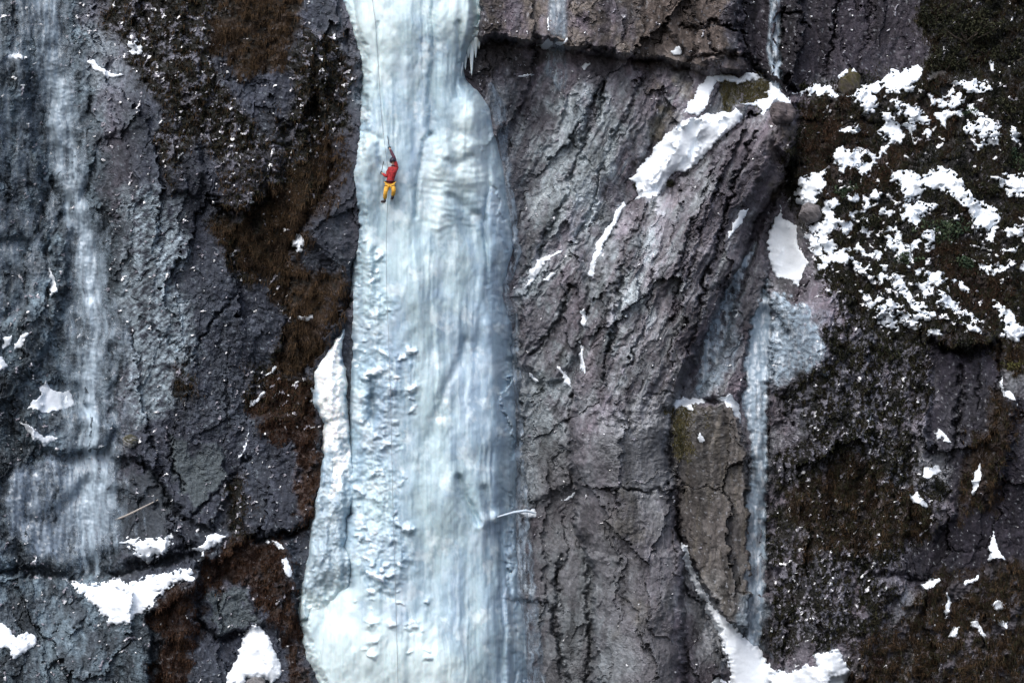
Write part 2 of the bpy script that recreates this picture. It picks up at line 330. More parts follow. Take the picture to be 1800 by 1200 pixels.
COL = mix3(COL, (0.26, 0.27, 0.29), ss(0.1, 0.5, fbm(X / 16, Y / 60, 243, 4, 0.6)) * 0.5 * ss(905, 930, X) * ss(1200, 1120, X) * ss(660, 740, Y))
olive = zones([[(1075, 870), (1135, 880), (1140, 980), (1085, 970)], [(1085, 1040), (1140, 1040), (1135, 1120), (1090, 1110)], [(1380, 200), (1420, 330), (1380, 420), (1340, 360)], [(1150, 130), (1210, 150), (1180, 260), (1130, 300)]], 20)
COL = mix3(COL, (0.085, 0.072, 0.050), olive * ss(-0.3, 0.4, tone2) * 0.8)
# blue-grey glaze over the left wall and on the ice-worn patches
gl = Z_ICYLEFT * ss(-0.55, 0.25, fbm(X / 30, Y / 70, 221, 4, 0.6) + 0.2)
COL = mix3(COL, (0.050, 0.057, 0.066), Z_ICYLEFT * 0.88)
COL = mix3(COL, (0.19, 0.225, 0.26), gl * ss(-0.3, 0.4, tone2 + 0.5 * n1) * 0.6)
frost = Z_FROST * ss(-0.45, 0.35, fbm((X - 0.6 * Y) / 22, (Y + 0.7 * X) / 8, 241, 4, 0.6) + 0.3 * tone2)
COL = mix3(COL, (0.40, 0.43, 0.47), frost * 0.8)
fr2 = zones([[(1355, 515), (1440, 550), (1460, 620), (1440, 660), (1370, 680), (1350, 640)], [(1300, 1050), (1345, 1050), (1345, 1130), (1300, 1110)], [(1255, 560), (1300, 500), (1290, 660), (1235, 690)]], 12)
COL = mix3(COL, (0.20, 0.25, 0.30), fr2 * 0.8)
# moss, peat and dead grass
ms = ss(-0.35, 0.15, fbm(X / 26, Y / 30, 251, 5, 0.62) + 0.35)
black_moss = np.clip(Z_MOSSL * ss(-0.30, 0.0, fbm(X / 24, Y / 26, 251, 5, 0.65) + 0.36) + Z_DARKMOSSR * ss(-0.2, 0.05, fbm(X / 18, Y / 32, 261, 5, 0.65) + 0.14) + Z_SLOPE * 0.92, 0, 1)
COL = mix3(COL, (0.011, 0.011, 0.010), black_moss * 0.97)
shard = ss(0.10, 0.22, fbm((X + 5 * n1) / 8, (Y + 5 * n2) / 16, 291, 4, 0.6) + 0.25 * fbm(X / 50, Y / 70, 295, 2) - 0.02) * zones([[(1440, 470), (1500, 540), (1540, 600), (1640, 600), (1640, 760), (1560, 780), (1660, 900), (1560, 1060), (1450, 1140), (1350, 1140), (1350, 1020), (1400, 900), (1350, 830), (1370, 700)]], 20)
shard = np.maximum(shard * 0.9, 0.75 * ss(0.13, 0.24, fbm((X + 5 * n1) / 21, (Y + 5 * n2) / 18, 297, 5, 0.62) + 0.2 * fbm(X / 60, Y / 60, 299, 2)) * np.clip(Z_MOSSL - Z_BROWNL, 0, 1))
COL = mix3(COL, (0.165, 0.16, 0.19), shard * 0.85)
black_moss = black_moss * (1 - shard)
D += 0.06 * shard
pale = (Z_MOSSL * 0.8 + Z_DARKMOSSR) * (1 - black_moss)
COL = mix3(COL, (0.060, 0.061, 0.076), np.clip(pale, 0, 1) * ss(-0.2, 0.5, tone2 + 0.3) * 0.75)
COL = mix3(COL, (0.032, 0.022, 0.015), np.clip(Z_BROWNL + Z_BROWNR * 0.8 + Z_TUFTR * 0.7, 0, 1) * 0.92)
COL = mix3(COL, (0.011, 0.011, 0.010), np.clip(Z_BROWNL + Z_BROWNR + Z_RUSTL, 0, 1) * ss(0.1, -0.25, clump + 0.4 * n1) * 0.8)
COL = mix3(COL, (0.07, 0.066, 0.078), Z_BROWNR * ss(0.12, 0.3, fbm(X / 26, Y / 34, 265, 4, 0.6)) * 0.8)
COL = mix3(COL, (0.028, 0.018, 0.014), Z_RUSTL * ss(-0.6, 0.0, tone2 + 0.2) * 0.9)
COL = mix3(COL, (0.028, 0.017, 0.012), Z_RUSTR * 0.6)
COL = mix3(COL, (0.045, 0.045, 0.026), Z_GREENR * 0.8 * ss(-0.3, 0.2, tone2 + n3 * 0.3))
COL = mix3(COL, (0.035, 0.033, 0.033), Z_ROOFSHADE * 0.8)  # shadow below the overhang, painted into the rock colour
COL *= (1 + 0.5 * (t1 - 0.5) + 0.6 * (t2 - 0.5) + 0.5 * (t3 - 0.5) * jag)[..., None]
COL *= (1 + 0.38 * fbm(X / 9, Y / 14, 271, 3, 0.7) + 0.22 * streak + (0.45 + 0.3 * Z_R) * aniso(lambda a, b, s: fbm(a, b, s, 4, 0.65), 8, 90, 273) * (1 - hairy) + 0.3 * Z_R * aniso(lambda a, b, s: fbm(a, b, s, 3, 0.6), 30, 260, 283))[..., None]
# pale lichen and frost flecks
fl = ss(0.42, 0.60, fbm(X / 7, Y / 8, 281, 3, 0.6) + 0.1 * tone) * (1 - hairy * 0.6)
COL = mix3(COL, (0.30, 0.31, 0.34), fl * 0.5)
COL = mix3(COL, (0.050, 0.045, 0.056), 0.75 * zones([[(1300, 235), (1370, 225), (1350, 380), (1290, 520), (1245, 660), (1192, 690), (1205, 520), (1235, 380), (1260, 280)], [(1345, 410), (1350, 500), (1318, 600), (1300, 690), (1262, 640), (1290, 540)], [(880, 180), (950, 160), (960, 260), (930, 420), (905, 430)]], 12) * ss(-0.6, 0.1, fbm((X + 0.5 * Y) / 12, (Y - 0.3 * X) / 110, 277, 3, 0.6)))
COL = mix3(COL, (0.095, 0.102, 0.108), 0.85 * zones([[(205, 830), (275, 845), (300, 890), (308, 935), (210, 950)], [(300, 770), (370, 790), (395, 850), (340, 890), (312, 860)], [(355, 1040), (420, 1030), (440, 1100), (380, 1105)]], 6))
COL = mix3(COL, (0.095, 0.097, 0.105), 0.6 * ss(720, 800, Y) * ss(930, 960, X) * ss(1200, 1170, X))
COL = mix3(COL, (0.040, 0.039, 0.050), Z_RIB * 0.65)
COL *= (1 - 0.45 * ss(0.1, 0.5, fbm(X / 40, Y / 170, 275, 4, 0.6)) * ss(900, 960, X) * ss(1400, 1340, X))[..., None]
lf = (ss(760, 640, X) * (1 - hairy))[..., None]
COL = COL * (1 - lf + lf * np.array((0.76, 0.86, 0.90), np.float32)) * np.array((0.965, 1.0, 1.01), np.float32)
COL = np.clip(COL, 0.006, 0.9)

# ------------------------------------------------------------------ mesh builders
def mesh_from(name, co, quads, col=None, smooth=False):
    me = bpy.data.meshes.new(name)
    nv, nq = len(co), len(quads); k = quads.shape[1]
    me.vertices.add(nv); me.vertices.foreach_set('co', np.ascontiguousarray(co, np.float32).ravel())
    me.loops.add(nq * k); me.loops.foreach_set('vertex_index', np.ascontiguousarray(quads, np.int32).ravel())
    me.polygons.add(nq)
    me.polygons.foreach_set('loop_start', np.arange(0, nq * k, k, dtype=np.int32))
    me.polygons.foreach_set('loop_total', np.full(nq, k, np.int32))
    me.polygons.foreach_set('use_smooth', np.full(nq, smooth, bool))
    me.update(calc_edges=True)
    if col is not None:
        a = me.color_attributes.new('Col', 'FLOAT_COLOR', 'POINT')
        if col.shape[1] == 3: col = np.concatenate([col, np.ones((nv, 1), np.float32)], 1)
        a.data.foreach_set('color', np.ascontiguousarray(col, np.float32).ravel())
    return me
def mesh_obj(name, me, mat, parent=None):
    o = bpy.data.objects.new(name, me)
    if mat: me.materials.append(mat)
    return link(o, parent)
def grid_mesh(name, cells, depth, col, smooth, off=(0, 0)):
    """quads for the True cells of a (sub)grid whose first vertex is gy[off0], gx[off1]"""
    ny, nx = depth.shape
    ii, jj = np.nonzero(cells)
    if len(ii) == 0: return None
    a = ii * nx + jj
    q = np.stack([a, a + nx, a + nx + 1, a + 1], 1)
    used, inv = np.unique(q.ravel(), return_inverse=True)
    q = inv.reshape(-1, 4)
    i, j = used // nx, used % nx
    px, py = gx[off[1] + j], gy[off[0] + i]
    d = depth[i, j]
    x, y, z = world_pts(px, py, d)
    return mesh_from(name, np.stack([x, y, z], 1), q, col[i, j] if col is not None else None, smooth)

# ------------------------------------------------------------------ materials
def mat_base(name, rough=0.8, spec=0.3):
    m = bpy.data.materials.new(name); m.use_nodes = True
    b = m.node_tree.nodes['Principled BSDF']
    b.inputs['Roughness'].default_value = rough
    b.inputs['Specular IOR Level'].default_value = spec
    return m, m.node_tree, b
def N(nt, t, **kw):
    n = nt.nodes.new(t)
    for k, v in kw.items(): setattr(n, k, v)
    return n
def noise_node(nt, scale, detail=4, rough=0.6, vec=None, stretch=None):
    n = N(nt, 'ShaderNodeTexNoise'); n.inputs['Scale'].default_value = scale
    n.inputs['Detail'].default_value = detail; n.inputs['Roughness'].default_value = rough
    if vec is None:
        tc = N(nt, 'ShaderNodeTexCoord'); mp = N(nt, 'ShaderNodeMapping')
        nt.links.new(tc.outputs['Object'], mp.inputs[0])
        if stretch: mp.inputs['Scale'].default_value = stretch
        vec = mp.outputs[0]
    nt.links.new(vec, n.inputs['Vector'])
    return n
def col_material(name, rough, spec, nscale, amp, bump=0.0, bdist=0.02, sss=0.0, stretch=None):
    """albedo from the measured colour attribute, broken up with noise, with a fine bump"""
    m, nt, b = mat_base(name, rough, spec)
    at = N(nt, 'ShaderNodeAttribute'); at.attribute_name = 'Col'
    n = noise_node(nt, nscale, 5, 0.65, stretch=stretch)
    mr = N(nt, 'ShaderNodeMapRange'); mr.inputs[1].default_value = 0.3; mr.inputs[2].default_value = 0.7
    mr.inputs[3].default_value = 1 - amp; mr.inputs[4].default_value = 1 + amp
    nt.links.new(n.outputs[0], mr.inputs[0])
    vm = N(nt, 'ShaderNodeVectorMath', operation='SCALE')
    nt.links.new(at.outputs['Color'], vm.inputs[0]); nt.links.new(mr.outputs[0], vm.inputs['Scale'])
    nt.links.new(vm.outputs[0], b.inputs['Base Color'])
    if bump:
        bp = N(nt, 'ShaderNodeBump'); bp.inputs['Strength'].default_value = bump; bp.inputs['Distance'].default_value = bdist
        n2_ = noise_node(nt, nscale * 2.2, 4, 0.7, stretch=stretch)
        nt.links.new(n2_.outputs[0], bp.inputs['Height']); nt.links.new(bp.outputs[0], b.inputs['Normal'])
    if sss:
        b.inputs['Subsurface Weight'].default_value = sss
        b.inputs['Subsurface Radius'].default_value = (0.06, 0.10, 0.14); b.inputs['Subsurface Scale'].default_value = 1.0
    return m
M_ROCK = col_material('cliff_rock', 0.78, 0.16, 7.0, 0.35, 0.45, 0.05)
M_SNOW = col_material('snow', 0.75, 0.2, 6.0, 0.04, 0.3, 0.03)
M_ICE = col_material('ice', 0.42, 0.4, 3.0, 0.09, 0.4, 0.03, sss=0.25, stretch=(1, 1, 0.5))
M_PLANT = col_material('dry_plants', 0.9, 0.04, 9.0, 0.35)
def veil_material():
    m, nt, b = mat_base('thin_ice', 0.4, 0.5)
    at = N(nt, 'ShaderNodeAttribute'); at.attribute_name = 'Col'
    nt.links.new(at.outputs['Color'], b.inputs['Base Color'])
    n = noise_node(nt, 3.0, 6, 0.7, stretch=(1, 1, 0.55))
    ma = N(nt, 'ShaderNodeMath', operation='SUBTRACT'); nt.links.new(n.outputs[0], ma.inputs[0]); ma.inputs[1].default_value = 0.5
    mb = N(nt, 'ShaderNodeMath', operation='MULTIPLY_ADD'); nt.links.new(ma.outputs[0], mb.inputs[0]); mb.inputs[1].default_value = 0.5
    nt.links.new(at.outputs['Alpha'], mb.inputs[2]); mb.use_clamp = True
    nt.links.new(mb.outputs[0], b.inputs['Alpha'])
    return m
M_VEIL = veil_material()
def plain(name, c, rough=0.6, spec=0.3, metal=0.0, amp=0.15):
    m, nt, b = mat_base(name, rough, spec)
    n = noise_node(nt, 14, 3)
    mr = N(nt, 'ShaderNodeMapRange'); mr.inputs[1].default_value = 0.3; mr.inputs[2].default_value = 0.7
    mr.inputs[3].default_value = 1 - amp; mr.inputs[4].default_value = 1 + amp
    nt.links.new(n.outputs[0], mr.inputs[0])
    vm = N(nt, 'ShaderNodeVectorMath', operation='SCALE'); vm.inputs[0].default_value = c
    nt.links.new(mr.outputs[0], vm.inputs['Scale']); nt.links.new(vm.outputs[0], b.inputs['Base Color'])
    b.inputs['Metallic'].default_value = metal
    bp = N(nt, 'ShaderNodeBump'); bp.inputs['Strength'].default_value = 0.6; bp.inputs['Distance'].default_value = 0.03
    nt.links.new(n.outputs[0], bp.inputs['Height']); nt.links.new(bp.outputs[0], b.inputs['Normal'])
    return m

# ------------------------------------------------------------------ main frozen fall: outline and depth
FALL = [(600, -BIG), (600, 5), (612, 40), (630, 90), (634, 130), (631, 200), (626, 260), (617, 300), (621, 340), (628, 380), (625, 430), (616, 490), (612, 560),
        (611, 600), (613, 690), (611, 720), (612, 760), (604, 800), (600, 860), (604, 900), (598, 950), (592, 1000), (560, 1040), (529, 1060), (527, 1100), (535, 1150), (560, 1200), (600, BIG),
        (940, BIG), (930, 1200), (928, 1130), (922, 1060), (913, 1000), (909, 940), (907, 900), (909, 830), (908, 740), (903, 660), (898, 570), (884, 520), (892, 470), (903, 430), (900, 395), (893, 355), (890, 320), (880, 275), (871, 235), (864, 190), (848, 165), (822, 142), (818, 125), (826, 95), (842, 70), (848, 20), (848, -BIG)]
SIDE = [(607, 580), (600, 610), (607, 650), (610, 700), (614, 760), (626, 830), (624, 880), (610, 910), (608, 960), (622, 990), (612, 1060), (560, 1090), (527, 1090), (530, 1040), (541, 980), (548, 920), (560, 850), (568, 790), (570, 745), (548, 705), (552, 655), (570, 625), (590, 596)]
fx_ = X + 2.0 * n1 + 1.8 * n3; fy_ = Y + 3 * n4
SDF = polysd(fx_, fy_, FALL)
SDS = polysd(fx_, fy_, SIDE)
Dlow = blur(D, 9)
def ice_depth():
    base = blur(D, 28)
    cx = np.interp(Y, [-50, 200, 500, 800, 1200], [735, 745, 765, 760, 740]); hw = np.interp(Y, [-50, 100, 200, 500, 900, 1200], [120, 105, 125, 145, 152, 185])
    t = np.clip((X - cx) / hw, -1, 1)
    h = 0.35 + 1.15 * np.sqrt(np.clip(1 - t * t, 0, 1))
    wx = X + 14 * fbm(X / 70, Y / 200, 301, 3)
    # broad swellings and a few soft columns
    h = h + 0.30 * fbm(wx / 95, Y / 230, 302, 2) + 0.09 * (1 - np.abs(gn(wx / 50, Y / 500, 303)) * 2) + 0.03 * gn(wx / 13, Y / 200, 305)
    h = h + 0.06 * fbm((X + 0.25 * Y) / 34, Y / 60, 313, 3)
    flu = ss(-0.2, 0.4, fbm(X / 60, Y / 150, 315, 2))
    h = h + flu * (0.035 * ridged((X + 5 * n1) / 11, Y / 330, 316, 2) + 0.018 * gn((X + 3 * n1) / 4.5, Y / 200, 317))
    # folds and overlaps, traced
    for pts, wd, dp in (([(765, -30), (762, 60), (757, 150), (757, 235)], 6, .26), ([(757, 235), (744, 250), (738, 300), (732, 350), (730, 380)], 4, .20), ([(806, 40), (806, 110), (803, 170)], 4, .14), ([(745, 0), (742, 120)], 4, .06),
                        ([(858, 160), (861, 230), (858, 330), (852, 420), (858, 500)], 4, .20), ([(785, 285), (800, 292), (830, 275)], 6, .07), ([(795, 345), (825, 368), (850, 385)], 8, .16), ([(640, 230), (668, 245), (672, 290)], 6, .16),
                        ([(664, 40), (668, 150), (676, 255)], 2.5, .06), ([(820, 600), (800, 650), (782, 690), (772, 730)], 9, .16), ([(806, 842), (814, 868), (828, 895), (843, 918)], 6, .34), ([(868, 470), (850, 560), (835, 620)], 8, .12), ([(850, 860), (880, 960), (885, 1100), (880, 1230)], 7, .2), ([(880, 940), (902, 1060), (905, 1200)], 6, .2),
                        ([(617, 600), (612, 720), (606, 860)], 4, .2), ([(690, 1050), (660, 1040), (640, 1010)], 6, .15), ([(660, 440), (656, 560)], 4, .1)):
        h = h - dp * np.exp(-pathf(X + 5 * n1 + 1.5 * n3, Y + 4 * n2, [(p, q, wd) for p, q in pts]) ** 2)
    h = h + 0.22 * np.exp(-(pathf(X, Y, [(850, 916, 12), (880, 906, 9), (905, 900, 6)])) ** 2)
    # swollen lobes, traced
    for (a, b, rx, ry, hh) in ((828, 205, 38, 42, .5), (775, 300, 26, 48, .3), (778, 372, 28, 36, .28), (822, 262, 34, 26, .3), (830, 312, 36, 30, .3), (835, 362, 40, 30, .22), (648, 268, 30, 46, .38), (640, 345, 18, 40, .2), (876, 330, 18, 110, .25),
                               (640, 60, 34, 60, .28), (706, 50, 50, 70, .25), (800, 20, 42, 60, .35), (832, 40, 16, 50, .3), (780, 120, 22, 100, .2), (645, 450, 16, 34, .25), (770, 450, 80, 60, .16), (800, 500, 60, 80, .15), (700, 560, 60, 160, .15), (820, 720, 70, 90, .22), (870, 770, 40, 30, .2),
                               (790, 820, 60, 120, .16), (870, 860, 26, 50, .2), (580, 1120, 60, 80, .6), (650, 1150, 60, 90, .4), (740, 1180, 80, 90, .45), (560, 1040, 26, 30, .2), (880, 640, 26, 50, .22), (860, 570, 26, 40, .18)):
        q = ((X + 5 * n1 - a) / rx) ** 2 + ((Y + 5 * n2 - b) / ry) ** 2
        h = h + hh * np.exp(-q * 1.2) 
    rip = zones([[(745, 250), (860, 240), (860, 400), (745, 410)]], 20)
    h = h + 0.035 * rip * gn((X + 9 * n1) / 24, (Y + 8 * n2) / 9, 314)
    kz = zones([[(612, 600), (700, 600), (705, 800), (712, 1000), (690, 1060), (610, 1000), (604, 800)], [(615, 420), (672, 440), (690, 600), (612, 600)]], 18)
    # sparse knobs with a cap of snow
    capw = np.zeros(X.shape, np.float32)
    rk = np.random.RandomState(21); k_ = 0
    while k_ < 140:
        y = 380 + 780 * rk.rand() ** 0.8; u = rk.rand(); x = 608 + (122 if y > 600 else 75) * u ** 1.2 + (0 if y < 1050 else 10 * rk.randn() + 30)
        if 500 > y and rk.rand() < .6: continue
        if float(gn(np.array([x / 26 + y / 300]), np.array([y / 34]), 337)[0]) < -0.02: continue
        k_ += 1
        rx = 2.6 + 8.5 * rk.rand() ** 2.4; ry = rx * (0.5 + 0.6 * rk.rand()); hh = 0.03 + 0.014 * rx
        j0_, j1_ = np.searchsorted(gx, [x - 4 * rx, x + 4 * rx]); i0_, i1_ = np.searchsorted(gy, [y - 4 * ry - 4, y + 4 * ry + 4]); sl_ = np.s_[i0_:i1_, j0_:j1_]
        xx = X[sl_] + 6 * n3[sl_] - x; yy = Y[sl_] + 6 * n4[sl_] - y - 0.35 * rk.uniform(-1, 1) * xx
        q = (xx / rx) ** 2 + (yy / ry) ** 2
        h[sl_] = h[sl_] + hh * np.exp(-q) - 0.3 * hh * np.exp(-((xx / rx) ** 2 + ((yy - 1.3 * ry) / (0.8 * ry)) ** 2))
        capw[sl_] = np.maximum(capw[sl_], ss(1.0, 0.35, q + 0.4 * yy / ry) * (0.15 + 0.85 * rk.rand()))
    for (a, b, r) in ((604, 1010, 12), (655, 700, 8), (612, 900, 7), (605, 930, 6), (597, 985, 9), (608, 1000, 9), (655, 730, 8)):
        h = h - 0.5 * np.exp(-(((X + 3 * n3 - a) / r) ** 2 + ((Y - b) / (r * 2.0)) ** 2))
    edge = ss(-2, 20 + 22 * ss(800, 860, X), SDF + 3 * n3)
    h = h + (0.004 + 0.012 * kz) * fine + (0.012 + 0.03 * kz) * rough + 0.10 * kz * fbm(X / 13, Y / 13, 335, 4) + 0.02 * fbm(X / 22, Y / 40, 336, 3)
    return base * 0.8 + h * edge ** 0.6 + (D - base) * (1 - edge) * 0.7 - 0.35 * (1 - ss(-3, 5, SDF)), kz, rip, capw
ICE, kz, lz, capw = ice_depth()
Dr = np.where(SDF > 14, np.minimum(D, ICE - 0.5), D)
side_h = 0.3 + 0.75 * np.sqrt(np.clip(SDS / 26, 0, 1))
ICES = Dlow + side_h + 0.12 * gn(X / 12, Y / 120, 341) + 0.15 * lz * 0 + 0.06 * fine + 0.16 * fbm(X / 16, Y / 30, 345, 3) - 0.5 * (1 - ss(-3, 5, SDS))

# ------------------------------------------------------------------ cliff, split into its main masses (all setting)
deep = (SDF > 26)
cell_ok = ~(deep[:-1, :-1] & deep[1:, 1:] & deep[:-1, 1:] & deep[1:, :-1])
Xc, Yc = WX[:-1, :-1], WY[:-1, :-1]
zid = np.zeros(Xc.shape, int)
zid[(Xc > 760)] = 1
zid[(Z_TOPBROWN[:-1, :-1] > .5)] = 2
zid[(B1[:-1, :-1] > 0.5)] = 3
zid[(Z_SLOPE[:-1, :-1] > 0.5)] = 4
zid[((Z_DARKMOSSR + Z_DARKROCKR + Z_BROWNR)[:-1, :-1] > 0.5) & (Xc > 1345)] = 5
zid[(Z_BUTTRESS[:-1, :-1] > 0.5)] = 6
names = [('cliff_face', 'dark purple and mossy rock wall left of the frozen fall'), ('cliff_face', 'streaked grey and purple rock wall right of the frozen fall'),
         ('rock_overhang', 'brown overhanging rock band beside the top of the fall'), ('rock_buttress', 'steep slabby buttress of grey rock below the snow ramp'),
         ('hillside', 'steep dark heath slope under scattered snow'), ('cliff_face', 'dark mossy rock wall under the snowy heath slope'),
         ('rock_buttress', 'brown streaked buttress with a snow cap beside the narrow ice runnel')]
for k, (nm, lb) in enumerate(names):
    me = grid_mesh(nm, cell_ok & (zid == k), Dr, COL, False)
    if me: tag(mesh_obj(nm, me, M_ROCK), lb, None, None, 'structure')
print('cliff', time.time() - T0)

# ------------------------------------------------------------------ main fall mesh
def ramp_mix(A, c, m): return mix3(A, c, np.clip(m, 0, 1))
IC = np.zeros(X.shape + (3,), np.float32) + np.array((0.44, 0.56, 0.66), np.float32)
vv = fbm((X + 12 * n1) / 60, Y / 330, 351, 4, 0.6)
IC = ramp_mix(IC, (0.60, 0.73, 0.78), ss(-0.1, 0.5, vv) * 0.9)
IC = ramp_mix(IC, (0.36, 0.46, 0.60), ss(0.05, 0.5, -vv) * 0.7)
milky = zones([[(600, -60), (850, -60), (845, 60), (780, 120), (700, 240), (640, 300), (635, 100)], [(640, 240), (700, 60), (720, 240)], [(760, 250), (860, 180), (880, 260), (800, 420), (740, 440)], [(520, 1060), (640, 1030), (760, 1090), (830, 1200), (860, 1300), (500, 1300)], [(700, 400), (850, 400), (800, 700), (720, 600)], [(740, 650), (800, 640), (850, 1000), (740, 1000)]], 45)
IC = ramp_mix(IC, (0.68, 0.80, 0.81), milky * 0.65 * ss(-0.6, 0.2, tone2))
bluez = zones([[(860, 330), (905, 420), (910, 900), (940, 1260), (870, 1260), (855, 1000), (850, 700), (850, 560)], [(780, 560), (880, 520), (880, 700), (800, 800)], [(735, 90), (760, 60), (765, 230), (750, 250), (735, 260)]], 22)  # thicker blue ice, with shade of right flank and groove mixed into the colour
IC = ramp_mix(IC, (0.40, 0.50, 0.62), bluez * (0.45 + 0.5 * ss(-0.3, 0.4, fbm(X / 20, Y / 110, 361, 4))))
stk = fbm(X / 7, Y / 150, 371, 4, 0.6)
IC = ramp_mix(IC, (0.30, 0.40, 0.50), ss(0.05, 0.5, stk) * 0.45)
IC = ramp_mix(IC, (0.80, 0.90, 0.94), ss(0.05, 0.5, fbm((X + 6 * n1) / 9, Y / 190, 373, 4, 0.6)) * 0.45)
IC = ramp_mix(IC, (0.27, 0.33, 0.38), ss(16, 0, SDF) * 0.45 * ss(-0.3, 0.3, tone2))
IC = IC * np.array((0.62, 0.69, 0.72), np.float32)
IC *= (1 + 0.10 * fbm(X / 6, Y / 9, 397, 4, 0.7) + 0.12 * fbm((X + 12 * n1) / 30, Y / 55, 398, 5, 0.65))[..., None]
IC = ramp_mix(IC, (0.74, 0.84, 0.87), ss(0.12, 0.5, fbm((X - 0.4 * Y) / 40, (Y + 0.5 * X) / 55, 399, 5, 0.62)) * 0.4)
IC = ramp_mix(IC, (0.70, 0.80, 0.86), capw)
IC = ramp_mix(IC, (0.40, 0.50, 0.58), ss(0.1, 0.5, fbm(X / 60, Y / 90, 393, 4, 0.6)) * 0.5)
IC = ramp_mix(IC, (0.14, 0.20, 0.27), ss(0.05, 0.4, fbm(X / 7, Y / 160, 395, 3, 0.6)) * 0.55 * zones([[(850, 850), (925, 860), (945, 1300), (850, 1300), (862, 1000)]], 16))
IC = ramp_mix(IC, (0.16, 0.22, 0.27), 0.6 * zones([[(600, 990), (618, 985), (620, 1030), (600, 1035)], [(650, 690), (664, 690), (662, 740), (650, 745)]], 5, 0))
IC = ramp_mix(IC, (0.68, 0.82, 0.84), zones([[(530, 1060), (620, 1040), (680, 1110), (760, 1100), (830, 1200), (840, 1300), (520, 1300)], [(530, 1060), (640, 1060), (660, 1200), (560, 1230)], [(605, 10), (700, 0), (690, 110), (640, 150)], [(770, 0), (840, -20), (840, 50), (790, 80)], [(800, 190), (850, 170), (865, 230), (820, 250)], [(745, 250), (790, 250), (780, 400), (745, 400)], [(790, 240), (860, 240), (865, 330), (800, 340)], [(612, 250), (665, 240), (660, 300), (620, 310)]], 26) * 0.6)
fall = empty('frozen_waterfall', tuple(P(740, 1200, 1.0)))
tag(fall, 'tall pale blue frozen waterfall column that the climber is on', 'frozen waterfall')
SH = (-Vector(fall.location))
def child(me, name, mat, root):
    o = mesh_obj(name, me, mat, root); o.location = -Vector(root.location); return o
cells = (SDF > -3); cells = cells[:-1, :-1] | cells[1:, 1:]
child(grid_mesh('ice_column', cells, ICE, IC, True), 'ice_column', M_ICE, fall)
SC = ramp_mix(IC.copy(), (0.80, 0.86, 0.88), zones([[(548, 700), (556, 655), (590, 595), (608, 585), (604, 640), (612, 700), (606, 760), (588, 800), (572, 790), (572, 745)], [(575, 830), (610, 780), (610, 830), (580, 880)]], 7))
SC = ramp_mix(SC, (0.34, 0.43, 0.48), zones([[(540, 880), (600, 860), (600, 1050), (535, 1060)]], 25) * 0.6)
cells = (SDS > -3); cells = cells[:-1, :-1] | cells[1:, 1:]
child(grid_mesh('side_curtain', cells, ICES, SC, True), 'side_curtain', M_ICE, fall)
def icicle(px, py, L, r, d, root, mat, name='icicle', lean=0.0):
    seg, rings = 7, 6
    vs_, fs_ = [], []
    rnd = random.Random(int(px * 7 + py))
    for k in range(rings):
        t = k / (rings - 1); rr = r * (1 - t) ** 0.8 * (1 + 0.15 * rnd.uniform(-1, 1)) + 0.004
        for s in range(seg):
            a = s / seg * 2 * math.pi
            vs_.append(P(px, py, d) + Vector((math.cos(a) * rr + lean * t, math.sin(a) * rr, -L * t)))
    for k in range(rings - 1):
        for s in range(seg):
            fs_.append((k * seg + s, k * seg + (s + 1) % seg, (k + 1) * seg + (s + 1) % seg, (k + 1) * seg + s))
    me = mesh_from(name, np.array([v[:] for v in vs_]), np.array(fs_), np.tile(np.array([[0.62, 0.72, 0.76]], np.float32), (len(vs_), 1)), True)
    return child(me, name, mat, root)
def dval(A, px, py):
    i, j = grid_index(px, py); return float(A[min(i, NY - 1), min(j, NX - 1)])
for (a, b, L, r) in ((829, 72, 1.35, 0.14), (836, 66, 0.8, 0.12), (823, 80, 0.5, 0.10), (842, 55, 0.7, 0.12), (818, 96, 0.6, 0.09), (811, 110, 0.55, 0.08), (847, 40, 0.5, 0.08)):
    icicle(a, b, L, r, dval(ICE, min(a, 832), b) - 0.12, fall, M_ICE)
print('fall', time.time() - T0)

# ------------------------------------------------------------------ thin ice flows
def veil(name, label, field, colour, alpha, thick, solid=False, group='thin ice flows on the rock'):
    """field > 0 inside (pixels)"""
    cl = field > -4; cl = cl[:-1, :-1] | cl[1:, 1:]
    f = np.clip(field, 0, None)
    dep = blur(D, 3) + 0.03 + thick * (1 - np.exp(-f / 9)) + 0.05 * gn(X / 7, Y / 60, 401) * ss(0, 6, field) + 0.04 * fine
    dep = np.maximum(dep, D * 0.6 + dep * 0.4 + 0.0) - 0.12 * (1 - ss(-4, 1, field))
    al = np.clip(alpha, 0, 1) * ss(-2, 6, field)
    c4 = np.concatenate([colour * np.array((0.66, 0.70, 0.74), np.float32), al[..., None]], 2).astype(np.float32)
    me = grid_mesh(name, cl, dep, c4, True)
    o = mesh_obj(name, me, M_VEIL)
    return tag(o, label, 'frozen waterfall', group), dep
LP = [(40, -60, 50), (70, -20, 44), (92, 60, 36), (98, 120, 36), (108, 200, 38), (120, 270, 40), (134, 340, 34), (148, 420, 34), (158, 520, 42), (158, 640, 52), (156, 760, 55), (165, 850, 62), (160, 920, 75), (165, 1010, 70)]
pf = pathf(X + 8 * n1, Y, [(x, y, w * 1.3) for x, y, w in LP])
core = np.exp(-(pf / 0.62) ** 2)
vstk = fbm((X + 10 * n1) / 14, Y / 130, 411, 4, 0.6); vst2 = fbm((X + 4 * n3) / 7, Y / 34, 415, 4, 0.6)
lc = np.zeros(X.shape + (3,), np.float32) + np.array((0.30, 0.37, 0.44), np.float32)
lc = ramp_mix(lc, (0.58, 0.70, 0.79), np.clip(core * (0.5 + 0.8 * vstk + 0.3 * vst2), 0, 1))
